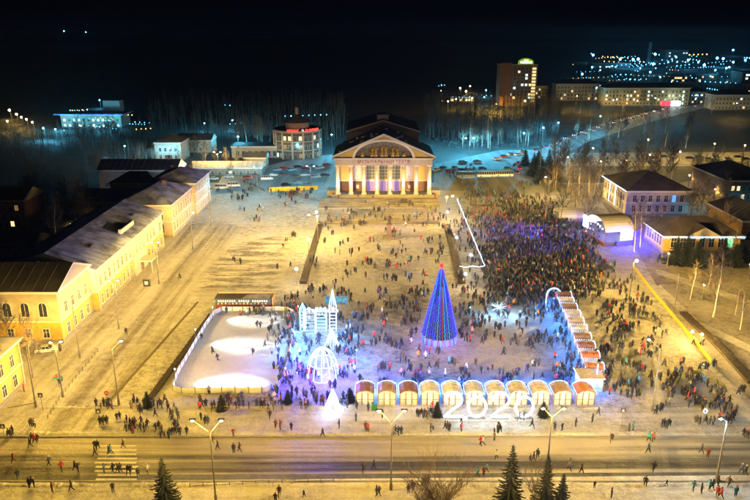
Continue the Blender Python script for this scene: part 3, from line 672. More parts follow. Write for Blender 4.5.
# relief figures in the arch: riders and musicians as rough gilded figures
def relief(x, h, wide=1.0, horse=False):
    f = MB(); z = zE_ + .9
    f.cb((x,.3,zE_+.05),(1.4*wide,.7,.85)); f.tube((x-.25,.3,z),(x-.12,.3,z+h*.45),.22,.26,7); f.tube((x+.28,.2,z),(x+.12,.25,z+h*.45),.22,.26,7)
    f.tube((x,.25,z+h*.42),(x,.25,z+h*.8),.34,.42,8); f.ball((x,.22,z+h*.92),h*.1,8,6)
    f.tube((x-.3,.25,z+h*.76),(x-.9*wide,.0,z+h*.62),.17,.13,6); f.tube((x+.3,.25,z+h*.76),(x+.85*wide,.0,z+h*.95),.17,.13,6)
    if horse: f.tube((x-1.2,.5,z+h*.35),(x+.9,.5,z+h*.4),.5,.55,8); f.tube((x+.9,.5,z+h*.45),(x+1.5,.3,z+h*.75),.35,.25,7); f.ball((x+1.65,.3,z+h*.78),.35)
    for q in (-1.0,-.6,.7,.95):
        if horse: f.tube((x+q,.5,z+h*.35),(x+q+.2,.4,z-.6),.17,.12,6)
    f.build('relief_figure', M_gold, T)
for x, h, w, hs in ((-8.6,1.4,1,False),(-4.6,3.0,1,True),(-3.1,3.2,1,False),(-.6,3.8,1.2,True),(1.0,3.5,1,False),(3.7,3.3,1,True),(5.6,2.6,1,False),(8.2,1.4,1,False)): relief(x,h,w,hs)
# frieze lettering
board = MB().bx(-9.5,-1.28,zc+.5,9.5,-1.2,zE_-.8).build('frieze_panel', mat('lilac_panel',(.62,.58,.62),.7), T)
fc = bpy.data.curves.new('frieze_text','FONT'); fc.body = 'МУЗЫКАЛЬНЫЙ ТЕАТР'; fc.size = 1.75; fc.extrude = .06; fc.align_x = 'CENTER'; fc.align_y = 'CENTER'; fc.space_character = 1.06
fo = bpy.data.objects.new('frieze_text', fc); col.objects.link(fo)
bpy.context.view_layer.update(); dg = bpy.context.evaluated_depsgraph_get()
tm = bpy.data.meshes.new_from_object(fo.evaluated_get(dg)); bpy.data.objects.remove(fo)
tm.materials.clear(); tm.materials.append(mat('dark_red_letters',(.30,.05,.06),.6,var=0))
lo = put('lettering', tm, T, (0,-1.34,(zc+zE_)/2-.15)); lo.rotation_euler = (PI/2,0,0)
# roofs: main gable, raised stage house, cupola
ro = MB(); z1 = zE_+.02; XA = XT+.9
ro.poly([(-XA,-1.9,z1+.4),(0,-1.9,zA_+.15),(0,27,zA_+.15),(-XA,27,z1+.4)]); ro.poly([(0,-1.9,zA_+.15),(XA,-1.9,z1+.4),(XA,27,z1+.4),(0,27,zA_+.15)])
ro.poly([(-XA,27,z1+.4),(0,27,zA_+.15),(XA,27,z1+.4)]); ro.bx(-XA,-1.0,z1-.6,XA,27,z1+.35)
rf = ro.build('roof', M_roof_bare, T)
ysh = 27; xs_ = 15.6; ze2 = ztop(tb.y+ysh, 131.5); za2 = ztop(tb.y+ysh, 120.5)
MB().bx(-xs_,ysh,0,xs_,62,ze2).build('stage_house', mat('dark_attic',(.10,.09,.09),.8), T)
b = MB(); b.poly([(-xs_-.6,ysh-.7,ze2),(0,ysh-.7,za2),(0,62.5,za2),(-xs_-.6,62.5,ze2)]); b.poly([(0,ysh-.7,za2),(xs_+.6,ysh-.7,ze2),(xs_+.6,62.5,ze2),(0,62.5,za2)])
b.poly([(-xs_-.6,ysh-.6,ze2),(xs_+.6,ysh-.6,ze2),(0,ysh-.6,za2)]); ro2 = b.build('stage_roof', M_roof_bare, T)
b = MB()
for sg in (-1,1): b.tube((sg*(xs_+.7),ysh-.8,ze2+.05),(0,ysh-.8,za2+.1),.28,n=5)
b.build('roof_trim', M_cream, ro2)
b = MB(); b.cb((0,ysh+6,za2-1.2),(5,5,3.0)); b.cb((0,ysh+6,za2+1.8),(6,6,.3)); cu = b.build('cupola', mat('grey_cupola',(.26,.26,.28),.7), ro2)
b = MB()
for k in range(14):
    sg = -1 if k % 2 else 1; f = .15 + .8*random.random(); y = 1+random.random()*22; 
    x = sg*XA*(1-f); z = z1+.4 + (zA_-.25-z1)*f
    b.cb((x,y,z-.3),(.9+random.random(),.4,.8))
stuff(b.build('snow_guards', M_roof_snow_bluelit, rf))
# side stair blocks and front terrace
MB().bx(-XT-3.5,1.5,0,-XT+.4,8,2.4).build('stair_block', M_plinth, T); MB().bx(XT-.4,1.5,0,XT+3.5,8,2.4).build('stair_block', M_plinth, T)
# lights built into the portico: violet uplights behind the columns, warm floodlights on the terrace
for x in colx[:6]:
    MB().cb((x,1.6,Z0),(.5,.3,.25)).build('uplight', glow('violet_lens',VIO,3), T)
    lamp('SPOT', T, (x,1.9,Z0+.3), 700, (.42,.26,1), .2, aim((x,1.9,1.6),(x,4.9,8)), 120)
for x in (-15.5,-5.2,5.2,15.5):
    fl = MB().cb((x,-13.0,0),(.7,.4,.6)).tube((x,-12.8,.5),(x,-12.75,.55),.3,n=8); fl.build('floodlight', M_seam, T)
    lamp('SPOT', T, (x,-12.6,.8), 19000, (1,.80,.42), .3, aim((x,-12.6,.8),(x*.8,0,27)), 46, .9)
for x, c_ in ((-17,VIO),(-10.6,VIO),(-4,VIO),(4,VIO),(10.6,VIO),(17,VIO)):  # lilac spots without fixtures, added to tint the column fronts
    lamp('SPOT', T, (x,-6,1.7), 9500, (.52,.42,1), .2, aim((x,-6,1.7),(x,0,9)), 75, .8)
# snowy steps and parapet before the theatre
x0, x1 = G(318,207).x, G(440,207).x
for k in range(5):
    y0 = G(380,208-k*1.6).y
    structure(MB().bx(x0-k*.0,y0,0,x1,y0+3.2,.16+.14*k).build('terrace_step', mat('terrace_stone',(.30,.27,.22),.85,var=.3,scale=.3)))
M_verge = snow_material('yellowish_verge', (.70,.66,.58), (.24,.20,.12), .75, 'x', .8, .4, patch=.1)
sheet('terrace', pxs((322,222),(442,222),(440,209),(318,209)), 0.030, M_verge)
pw = [G(326,223.5), G(438,223.5)]
o = ribbon('parapet', pw, .6, .9, mat('parapet_stone',(.16,.14,.10),.9)); del o['kind']; tag(o, 'low dark stone parapet behind the statue, below the theatre terrace', 'wall')
# ================================================================== street lamps
M_pole = mat('grey_steel_pole', (.16,.16,.155), .6, .3, var=.1)
M_poleb = mat('concrete_pole', (.13,.12,.11), .85, var=.15)
M_head = glow('sodium_head', (1,.72,.30), 45); M_headw = glow('warm_white_head', (1,.80,.50), 60); M_headt = glow('teal_head', (.18,.75,1), 60)
LAMP = {'sod': (SOD, M_head), 'warm': (WARM, M_headw), 'teal': (TEAL, M_headt), 'cool': (COOL, glow('cool_head',(.8,.92,1),50))}
def street_lamp(px, pyb, pyt, label, arms=((-1.6,0),(1.6,0)), kind='sod', power=5000, headr=.28, polem=None, lit=True, group=None, name='street_lamp', rise=1.2, r=.15):
    p = G(px, pyb); h = ztop(p.y, pyt); t = thing(name, label, 'street lamp', (p.x, p.y, 0), 0, group)
    MB().tube((0,0,0),(0,0,h),r,r*.6,8).tube((0,0,0),(0,0,1.1),r*1.5,r*1.5,8).build('pole', polem or M_pole, t)
    color, hm = LAMP[kind]
    for ax, ay in arms:
        L = math.hypot(ax, ay)
        if L > .01: MB().tube((0,0,h-.2),(ax,ay,h+rise),r*.5,r*.4,6).build('arm', M_pole, t)
        a = math.atan2(ay, ax)
        hb = MB(); hb.T = Matrix.Translation((ax,ay,h+(rise if L > .01 else 0))) @ Matrix.Rotation(a,4,'Z')
        hb.bx(-.35,-.17,.0,.55,.17,.16); ho = hb.build('lamp_head', M_seam, t)
        if lit:
            hb = MB(); hb.T = Matrix.Translation((ax,ay,h+(rise if L > .01 else 0))) @ Matrix.Rotation(a,4,'Z'); hb.ball((.1,0,-.05),headr,8,6,sz=.7); hb.build('bulb', hm, ho)
            luminaire(t, (ax,ay,h+(rise if L > .01 else 0)-.6-headr), power, color)
    return t
P = 7600
street_lamp(391,490,422,'tall grey V-armed lamp post standing at the near kerb in the middle', ((-1.7,0),(1.7,0)), power=P, rise=1.9)
street_lamp(216,502,432,'tall lamp post with two arms on the near pavement, left of the middle spruces', ((-2.2,0),(1.6,0)), power=P, rise=1.9)
street_lamp(548,460,416,'lamp post behind the right spruce pair with two short arms, at the near kerb', ((-1.4,0),(1.6,0)), power=P, rise=1.4)
street_lamp(716,482,420,'bluish tall pole at the near road right, its cool white head above the crowd', ((-.9,0),), power=P*1.1, kind='cool', rise=.3)
street_lamp(652,411,348,'pale concrete lamp post among the crowd right of the stalls', ((-1.9,.6),), power=P, kind='warm', polem=M_poleb, rise=1.4)
street_lamp(119,405,348,'dark lamp post at the corner of the front road and the left street', ((1.6,.3),), power=P, polem=mat('dark_pole',(.10,.09,.07),.7), rise=1.3)
street_lamp(63,397,345,'lamp post with bicycle sign and two bright heads by the fenced pavement', ((-.6,0),(.9,.3)), power=P*.8, rise=.6)
street_lamp(36,407,346,'thin unlit wooden pole at the pavement corner, nearest the yellow house', (), lit=False, polem=M_poleb)
street_lamp(80,358,306,'unlit pole on the left pavement near the long street building', (), lit=False, polem=M_poleb)
street_lamp(119,329,283,'double headed lamp post beside the near end of the long street building', ((-.8,.2),(.9,.2)), power=P*.7, rise=.6)
street_lamp(159,284,244,'double headed lamp post near the entrance canopy of the long street building', ((-.8,.2),(.8,.2)), power=P*.65, rise=.5)
street_lamp(193,250,214,'lamp post in front of the arched corner building', ((.9,0),), power=P*.75, rise=.5, kind='warm')
street_lamp(211,226,192,'unlit lamp post at the far end of the left street', ((.9,0),), lit=False)
street_lamp(258,193,167,'slim dark post with added teal light between the parking lot and left street', ((-.9,0),), kind='teal', power=5000, rise=.3, headr=.2)  # teal light added to an unlit pole to tint the forecourt
street_lamp(219,176,154,'tall warm lamp mast with three heads before the low pavilion', ((-1.5,0),(1.4,0),(0,-.01)), power=3600, rise=1.0, kind='warm')
street_lamp(311,188,167,'lamp post in the parking lot just left of the theatre', ((-1.4,0),(1.4,0)), power=3500, rise=.5, kind='teal')  # warm white heads given teal light to tint the lot
street_lamp(318,243,216,'lamp post with white star light at the top of the left hedge', ((-2.6,.5),(0,-.01)), power=P*2.6, rise=.3, kind='warm')
street_lamp(446,220,197,'bright warm lamp post right of the theatre front', ((0,-.01),(2.0,.4)), power=P*3.1, rise=.3, kind='warm', headr=.4)
street_lamp(544,199,177,'bright warm lamp post at the park corner beyond the crowd', ((0,-.01),), power=P*3.0, rise=.3, kind='warm', headr=.42)
street_lamp(629,300,262,'bright warm white lamp post beside the yellow barrier', ((.6,0),), power=P*3.0, rise=.4, kind='warm', headr=.42)
street_lamp(700,346,334,'short bright lantern at the end of the long dark hedge', ((0,-.01),(-1.6,.8)), power=2600, rise=.2, kind='warm', headr=.34)
street_lamp(674,311,274,'unlit pale pole beside the far end of the yellow barrier', (), lit=False, polem=M_poleb)
# small park lanterns
for px, pb, pt, lab, pw_ in ((667,266,253,'small orange lantern at the corner of the yellow hall',700),(702,299,284.5,'small orange lantern on the park path, in front of the birches',900),(748,278,264,'small orange lantern at the right edge of the photo',900)):
    street_lamp(px,pb,pt,lab,((0,-.01),),power=pw_*.45,rise=0,kind='sod',headr=.26,name='park_lantern',group='park lanterns on the right')
# teal lamps of the far roads and lots
for px, pb, pt, lab, arms, k, pw_ in (
    (469,154,138.5,'double headed teal lamp behind the right parking lot',((-2,0),(2,0)),'teal',10000),
    (490,150,134,'unlit tall pole behind the right parking lot',(),None,0),
    (523,149,133,'teal lamp left of the misty trees at the bend of the far road',((0,-.01),),'teal',12000),
    (542,144,127.5,'teal lamp at the bend of the car filled road',((0,-.01),),'teal',5200),
    (557,140,122.5,'teal lamp further up the car filled road',((0,-.01),),'teal',9000),
    (332,152,134.5,'single bright teal lamp between the round building and the theatre',((0,-.01),),'teal',9500),
    (298,160,144.5,'bluish white lamp in front of the round building',((0,-.01),),'teal',900),
    (239,153,136.5,'teal lamp left of the long white building',((0,-.01),),'teal',2600),
    (232,196,172,'slim teal lamp on the forecourt with the parked vans',((0,-.01),),'teal',2200),
    (171,168,148,'low teal lamp beside the blue lit house',((0,-.01),),'teal',5200),
    (126,158,146,'teal lamp alone among the dark trees at left',((0,-.01),),'teal',1500),
    (205,131,123,'far teal lamp on the left, above the blue lit house',((0,-.01),),'teal',2500),
    (233,128,120,'far teal lamp left of the bare tree pair',((0,-.01),),'teal',1800),
    (150,205,190,'dim wall lamp of the courtyard',((0,-.01),),None,0),
    (700,190,178,'teal lamp in the yard behind the yellow hall',((0,-.01),),'teal',11000),
    (725,218,204,'white teal lamp right of the yellow hall',((0,-.01),),'teal',1400),
    (73,236,224,'orange yard lamp over the wooden shed',((0,-.01),),'sod',1100),
    (653,118,98,'cool lamp in front of the long yellow apartment block',((0,-.01),),'teal',3500),
    (680,116,97,'small teal lamp right of the kiosk',((0,-.01),),'teal',2500),
    (599,131,116,'dim teal lamp beside the car filled road',((0,-.01),),'teal',3000)):
    if k is None and pt == 190: continue
    street_lamp(px,pb,pt,lab,arms,kind=k or 'teal',power=pw_*1.9,rise=.2,headr=.42,lit=bool(k))
for i, (px, pb, pt, k, pw_) in enumerate(((647,150,139.5,'sod',1500),(679,161,151.5,'warm',3600),(649,164,154.5,'sod',2800),(713,155,143.5,'sod',2800),(743,157,145,'warm',4200),(567,166,157,'warm',2600),(592,158,148,'sod',1400),(719,198,186.5,'sod',6000),(714,199,189,'sod',1200),(703,180,169.5,'warm',300),(736,178,168.5,'warm',300),(688,186,175,'warm',350),(612,113,100,'sod',5000),(636,113.5,100.5,'sod',5000),(576,108,96,'sod',2500),(496,111,104,'sod',22000),(735,116,103,'warm',2500),(600,171,161,'sod',1800),(625,172,160,'sod',1500))):  # lamps before the far blocks and hotel tower added to light their walls
    nm = ('first','second','third','fourth','fifth','sixth','seventh','eighth','ninth','tenth','eleventh','twelfth','thirteenth','fourteenth','fifteenth','sixteenth','seventeenth','eighteenth','nineteenth')
    street_lamp(px,pb,pt,'warm park road lamp', ((0,-.01),),kind=k,power=pw_*1.7,rise=.1,headr=.36,group='warm lamps in the upper right')['label_x'] = px
pl = sorted([o for o in bpy.data.objects if 'label_x' in o.keys()], key=lambda o: o['label_x'])
for i, o in enumerate(pl):
    o['label'] = 'warm lamp among the upper right park and blocks, %s from left' % nm[i]; del o['label_x']
# lights of the far city on the horizon
city = [(593,55,1),(620,59,1),(633,59.5,1),(638,59,1.2),(655,54,1),(653,64,1),(650,72,.6),(688,60,.8),(698,62,.5),(704,65,.9),(717,58,.9),(723,58.5,.9),(733,50,.6),(733,62,.7),(726,68,.6),(729,67,.5),(582,74,.8),(592,67,.6),(715,70,.5),(600,70,.3),(640,68,.3),(745,60,.5),(612,66,.3),(668,62,.3),(676,57,.4),(660,77,.35)]
city2 = [(460,88,.5),(466,91,.6),(484,97,.3),(472,98,.3),(456,99,.4),(448,101,.3),(470,86,.3),(486,90,.3),(10,110,.8),(17,114,.8),(22,117,.6),(27,119,.6),(8,121,.5),(33,122,.5),(3,32,.25),(88,31,.2),(108,32,.2),(56,129,.6),(44,128,.6),(100,100,.3),(596,88,.3),(710,76,.2)]
rk = 0
for lst, cl in ((city,'teal'),(city2,'mix')):
    for px, py, q in lst:
        hgt = (7 if px < 520 else 16) if py > 40 else 10
        yy = max(py, 47) if py > 40 else 46
        p = G(px, py, hgt) if py > 40 else Vector(((px-375)/FPX*3300, 3200, ztop(3200, py)))
        sod = (cl == 'mix' and py > 80 and px < 40) or (cl == 'mix' and 440 < px < 480 and py < 102)
        zt = p.z; t = thing('floodlight_mast', 'x', 'light mast', (p.x, p.y, 0), 0, 'far city lights along the dark horizon')
        t['label'] = '%s far city light, %s' % ('orange' if sod else 'blue white', ('left of the hotel tower' if 400 < px < 500 else 'on the left skyline' if px < 400 else 'on the right horizon'))
        t['lx'] = px
        MB().tube((0,0,0),(0,0,zt),.2,.12,5).build('mast', M_seam, t)
        rr = p.length*.0015*q**.5
        MB().ball((0,-1,zt),rr,8,5).build('lamp_cluster', M_head if sod else glow('city_head', (.06,.45,1), 40), t)
        lamp('POINT', t, (0,-4-rr,zt-1.5), (9000 if sod else 30000)*q, SOD if sod else TEAL, 1.0)
        rk += 1
cl_ = sorted([o for o in bpy.data.objects if 'lx' in o.keys()], key=lambda o: o['lx'])
import collections
cnt = collections.Counter(); tens = 'first second third fourth fifth sixth seventh eighth ninth tenth eleventh twelfth thirteenth fourteenth fifteenth sixteenth seventeenth eighteenth nineteenth twentieth twenty-first twenty-second twenty-third twenty-fourth twenty-fifth twenty-sixth twenty-seventh twenty-eighth twenty-ninth thirtieth'.split()
def ordinal(n):
    if n < len(tens): return tens[n]
    return '%dth' % (n+1) if (n+1) % 10 not in (1,2,3) or (n+1)//10 % 10 == 1 else '%d%s' % (n+1, {1:'st',2:'nd',3:'rd'}[(n+1)%10])
for o in cl_:
    k = o['label']; o['label'] = k + ', %s from the left' % ordinal(cnt[k]); cnt[k] += 1; del o['lx']

b = MB(); b2 = MB(); rs_ = random.Random(9)
for (x0,x1,y0,y1,n) in ((572,750,52,82,230),(62,160,108,134,60),(438,500,84,102,40),(690,750,76,100,50),(160,330,104,124,10)):
    k = 0
    while k < n:
        sx_, sy_ = rs_.uniform(x0,x1), rs_.uniform(y0,y1); m_ = rs_.choice((1,2,4,6,8)); dx_ = rs_.uniform(2.5,6)*rs_.choice((-1,1)); dy_ = rs_.uniform(-.5,.5); r0_ = rs_.uniform(.0002,.0007)**1.0; tgt_ = b if rs_.random() < .62 else b2
        for q_ in range(m_):
            xx, yy = sx_+dx_*q_, sy_+dy_*q_; k += 1
            if x0 <= xx <= x1 and y0 <= yy <= y1: p = G(xx,yy,8); tgt_.ball(p, p.length*r0_*rs_.uniform(.7,1.3), 5, 4)
tag(stuff(b.build('city_lights', glow('tiny_teal_light',(.10,.55,1),12))), 'scatter of tiny teal lights over the dark far city districts', 'city lights')
tag(stuff(b2.build('city_lights', glow('tiny_amber_light',(1,.55,.15),9))), 'scatter of tiny amber lights over the dark far city districts', 'city lights')
# ================================================================== rink
rk_pts = [(173,391),(177,376),(206,326),(214,315),(222,311),(285,311),(294,314),(296,320),(289,360),(283,382),(276,390),(262,393),(182,393.5)]
W = pxs(*rk_pts)
sheet('ice', [(p.x,p.y) for p in W], 0.045, M_ice)
M_board = mat('rink_board', (.66,.70,.76), .5, var=.12, scale=1); M_rail = mat('rink_rail', (.12,.10,.08), .6)
RK = thing('rink_fence', 'white panelled board fence with dark posts running round the ice rink', 'rink fence', (W[0].x, W[0].y, 0))
o0 = W[0]; nW = len(W)
for i in range(nW):
    a = W[i]; c = W[(i+1) % nW]; d = c-a; L = d.length; k = max(1, round(L/2.6)); ang = math.atan2(d.y, d.x)
    for j in range(k):
        p = a + d*(j/k) - o0
        MB().bx(.05,-.05,.05,L/k-.05,.05,1.15).build('board_panel', M_board, RK, (p.x,p.y,0), ang)
        if (i*3+j) % 1 == 0: MB().bx(-.07,-.11,0,.07,.07,1.35).build('post', M_rail, RK, (p.x,p.y,0), ang)
M_fl = glow('rink_lamp_lens', (.9,.97,1), 30)
for i, (ax, ay, bx_, by_, lab) in enumerate(((197,343,292,345,'middle'),(214,320,297,319,'far'),(177,384,284,383,'near'))):
    for sd, (x, y) in (('left',(ax,ay)),('right',(bx_,by_))):
        p = G(x,y); q = G((ax+bx_)/2, (ay+by_)/2 + 1.5)
        if sd == 'left': p = p + Vector((-.3,0,0))
        else: p = p + Vector((.6,0,0))
        t = thing('rink_floodlight', '%s rink floodlight on a short post at the %s boards' % (lab, sd), 'floodlight', (p.x,p.y,0), 0, 'floodlights round the rink')
        hh = 3.2
        MB().tube((0,0,0),(0,0,hh),.07).build('post', M_rail, t); dv = (q-p); dv.z = 0; dv.normalize()
        hd = MB().ball((0,0,hh),.2,8,5).build('lamp_head', M_rail, t); MB().ball((dv.x*.16,dv.y*.16,hh),.13,8,5).build('lens', M_fl, hd)
        src = Vector((p.x,p.y,hh)) + dv*.45; dst = Vector((q.x,q.y,0)) - dv*1.0
        l = lamp('SPOT', t, src-p, 42000, (.80,.93,1.0), .25, aim(src, dst), 58, .8)
# mural container beside the rink
c0_ = G(216,308); c1_ = G(271,308); hC = ztop(c0_.y, 299)
t = thing('rink_kiosk', 'long dark container with white lettering and painted skyline at the far rink end', 'container', ((c0_.x+c1_.x)/2, c0_.y, 0))
Wc = c1_.x-c0_.x
MB().bx(-Wc/2,0,0,Wc/2,3.2,hC).build('wall', mat('dark_teal_container',(.05,.10,.12),.6), t)
MB().bx(-Wc/2-.1,-.08,.05,Wc/2+.1,0,hC*.38).build('red_band', mat('red_brown_band',(.26,.06,.04),.6), t)
MB().bx(-Wc/2-.2,-.3,hC,Wc/2+.2,3.4,hC+.18).build('roof', mat('dark_kiosk_roof',(.05,.05,.06),.6), t)
MB().poly([(-.3,-.25,hC+.2),(Wc/2,-.25,hC+.2),(Wc/2,3.3,hC+.2),(1.0,3.3,hC+.2)]).build('roof_snow', M_roof_snow_bluelit, t)
M_lt = mat('white_letter', (.75,.78,.78), .5, var=0)
for k in range(22):
    x = -Wc/2+.6+k*(Wc-1.2)/22
    if k in (8, 14): continue
    MB().bx(x,-.1,hC*.68,x+.38,-.02,hC*.68+.42).bx(x+.12,-.12,hC*.68+.44,x+.25,-.02,hC*.68+.55).build('letter', M_lt, t)
for k in range(14):
    x = -Wc/2+.5+k*(Wc-1)/14; MB().bx(x,-.12,hC*.42,x+.35,-.02,hC*.42+.25+.3*((k*7)%3)/2).build('painted_shape', mat('skyline_paint',(.45,.5,.5),.6,var=0), t)
b = MB(); b.bx(Wc/2+.3,0,0,Wc/2+.6,3.2,hC+.4).bx(-Wc/2-.0,3.3,0,Wc/2+.6,3.6,hC+.6); b.build('wooden_screen', mat('raw_wood',(.45,.30,.14),.8), t)

# ================================================================== New Year tree
tr0 = G(440.5,347); hT = ztop(tr0.y+2.0, 272); rT = 18*tr0.y/ (FPX*1.0)*1.02
t = thing('new_year_tree', 'giant cone New Year tree wound in blue and violet light strings with red star', 'christmas tree', (tr0.x, tr0.y+3.2, 0))
rT = 3.6
b = MB(); nn = 24
for k in range(nn):
    a0, a1 = 2*PI*k/nn, 2*PI*(k+1)/nn
    for j in range(9):
        f0, f1 = j/9, (j+1)/9; r0 = rT*.93*(1-f0)**.92+.15; r1 = rT*.93*(1-f1)**.92+.15
        w0 = 1+.06*math.sin(k*2.4+j); b.poly([(r0*w0*math.cos(a0),r0*w0*math.sin(a0),1.6+(hT-1.6)*f0),(r0*math.cos(a1),r0*math.sin(a1),1.6+(hT-1.6)*f0),(r1*math.cos(a1),r1*math.sin(a1),1.6+(hT-1.6)*f1),(r1*w0*math.cos(a0),r1*w0*math.sin(a0),1.6+(hT-1.6)*f1)])
b.build('tree_cone', mat('dark_fir_green', (.012,.035,.025), .9, var=.4), t)
# needle tufts
b = MB()
for k in range(2600):
    f = 1-math.sqrt(1-random.random()*.985); a = random.random()*2*PI; r = rT*.93*(1-f)**.92+.1; z = 1.6+(hT-1.6)*f
    u = Vector((math.cos(a),math.sin(a),0)); v = Vector((-u.y,u.x,0)); p = u*r + Vector((0,0,z))
    b.poly([p - v*.2, p + v*.2 , p + u*.45 + Vector((0,0,-.22+random.random()*.15))])
stuff(b.build('needles', MATS['dark_fir_green'], t))
# light strings
sm = {0: glow('tree_blue_led', (.010,.03,1), 2.6), 1: glow('violet_led', (.10,.012,1), 2.2), 2: glow('tree_cyan_led', (.02,.40,.9), 2.0), 3: glow('red_led', (.9,.03,.14), .9), 4: glow('teal_green_led',(.03,.55,.40),1.5)}
ns = 42
for k in range(ns):
    a = -PI/2 + 2*PI*(k+.5)/ns
    mi = [0,1,0,2,0,1,0,0][k % 8]
    if k == 0: mi = 3
    if k in (1, ns-2): mi = 2
    b = MB()
    for j in range(58):
        f = (j+.5)/58
        if f > .45 + .5*((k*5) % 8)/8 and k % 2: continue
        f = 1-(1-f)**1.0; r = rT*(1-f)**.92+.30; z = 1.7+(hT-1.7)*f; aa = a + .02*math.sin(j*1.7)
        b.ball((r*math.cos(aa), r*math.sin(aa), z+.1*(k%3)), .095, 5, 3)
    b.build('light_string', sm[mi], t)
b = MB(); nn = 36
for k in range(nn):
    a0, a1 = 2*PI*k/nn, 2*PI*(k+1)/nn
    b.poly([(rT*1.06*math.cos(a0),rT*1.06*math.sin(a0),.1),(rT*1.06*math.cos(a1),rT*1.06*math.sin(a1),.1),(rT*1.03*math.cos(a1),rT*1.03*math.sin(a1),1.7),(rT*1.03*math.cos(a0),rT*1.03*math.sin(a0),1.7)])
b.build('base_skirt', mat('lit_lilac_skirt',(.16,.14,.34),.6,var=0,emit=(.30,.22,1),es=.10), t)
for k in range(nn):
    a0 = 2*PI*k/nn; 
    if math.sin(a0) < .3: MB().tube((rT*1.07*math.cos(a0),rT*1.07*math.sin(a0),.1),(rT*1.04*math.cos(a0),rT*1.04*math.sin(a0),1.7),.06,n=4).build('skirt_light', sm[2] if k%2 else sm[1], t)
b = MB(); 
for k in range(5):
    a = PI/2 + k*2*PI/5; b.poly([(0,-.2,hT+1.0),(.28*math.cos(a-.63),0,hT+1.0+.28*math.sin(a-.63)),(.75*math.cos(a),0,hT+1.0+.75*math.sin(a)),(.28*math.cos(a+.63),0,hT+1.0+.28*math.sin(a+.63))])
    b.poly([(0,.2,hT+1.0),(.28*math.cos(a+.63),0,hT+1.0+.28*math.sin(a+.63)),(.75*math.cos(a),0,hT+1.0+.75*math.sin(a)),(.28*math.cos(a-.63),0,hT+1.0+.28*math.sin(a-.63))])
b.tube((0,0,hT-.4),(0,0,hT+.5),.12); b.build('star', glow('red_star',(1,.03,.03),1.3), t)
for k in range(6):
    a = 2*PI*k/6; lamp('POINT', t, ((rT+1.3)*math.cos(a),(rT+1.3)*math.sin(a),2.9), 900, (.20,.08,1), .5)

# ================================================================== chalet stalls
M_stw = mat('cream_stall_board', (.50,.47,.43), .7, var=.1, scale=1.5); M_sttrim = mat('brown_stall_trim', (.20,.12,.06), .7)
RC = [mat('red_brown_roof', (.20,.095,.07), .7, var=.25, scale=2), mat('rust_roof', (.27,.17,.11), .7, var=.25, scale=2), mat('tan_snowy_roof', (.50,.43,.38), .75, var=.25, scale=2), mat('orange_red_roof', (.36,.13,.06), .65, var=.2, scale=2), mat('grey_tan_roof', (.58,.56,.60), .8, var=.25, scale=2)]
M_garl = glow('white_blue_garland', (.50,.70,1), 5)
def chalet(loc, rz, label, roofm, lit=1.0, group='wooden chalet stalls round the fair'):
    t = thing('market_stall', label, 'stall', loc, rz, group)
    w, d, h = 3.2, 2.6, 2.5
    MB().bx(-w/2,0,0,w/2,d,h).xprism([(-w/2,h),(w/2,h),(w/2*.55,h+.36),(0,h+.50),(-w/2*.55,h+.36)],0,d).build('wall', M_stw, t)
    for k in range(3):
        x0 = -w/2+.06+k*w/3; 
        for z0, z1 in ((.15,1.1),(1.2,2.1)): MB().bx(x0+.05,-.05,z0,x0+w/3-.17,0,z1).build('wall_panel', M_stw if k != 1 else mat('pale_shutter',(.78,.72,.60),.6), t)
    b = MB()
    for k in range(4): x = -w/2 + k*w/3; b.bx(x-.07,-.09,0,x+.07,-.001,h)
    b.bx(-w/2,-.065,1.12,w/2,-.001,1.18); b.build('timber_frame', M_sttrim, t)
    o = .14; prof = [(-w/2-o,h-.10),(-w/2*.58,h+.42),(0,h+.60),(w/2*.58,h+.42),(w/2+o,h-.10)]
    for (a, c) in zip(prof[:-1], prof[1:]):
        dx = c[0]-a[0]; dz = c[1]-a[1]
        for j in range(6):
            y0 = -.5 + j*(d+.9)/6; y1 = y0 + (d+.9)/6 - .05
            MB().xprism([a, c, (c[0],c[1]+.12+.02*(j%2)), (a[0],a[1]+.12+.02*(j%2))], y0, y1).build('roof_board', roofm, t)
    MB().xprism([(-.6,h+.06),(.6,h+.06),(0,h+.36)], -.16, -.02).build('gable_panel', M_stw, t)
    b = MB()
    for pr_y in (d+.42, -.52):
        if pr_y < 0 : continue
        pts = [(p[0],pr_y,p[1]+.22) for p in prof]
        for a, c in zip(pts[:-1], pts[1:]):
            n = 5
            for j in range(n): q = Vector(a).lerp(Vector(c), (j+.5)/n); b.ball((q.x,q.y,q.z+.05),.07,6,4)
    for sx in (-1,1):
        for j in range(8): b.ball((sx*(w/2+o+.03), -.5+j*.48, h-.02), .07, 5, 3)
    stuff(b.build('light_garland', M_garl, t))
    return t
stall_x = [365,387,408.7,430,452,474,496,518,540,562,585]
rc_i = [0,1,0,4,4,4,4,2,2,1,3]
desc = ['red brown roof, nearest the white light cone','rust roof','dark red roof','grey tan roof','grey tan roof behind the first lit digit','grey tan roof behind the left zero','grey tan roof behind the second digit two','tan roof behind the last zero','tan roof','rust orange roof','orange red roof at the corner']
stalls = []
for i, x in enumerate(stall_x):
    p = G(x, 405)
    stalls.append(chalet((p.x,p.y,0), 0, '%s front row chalet stall from left, %s' % (ordinal(i), desc[i]), RC[rc_i[i]]))
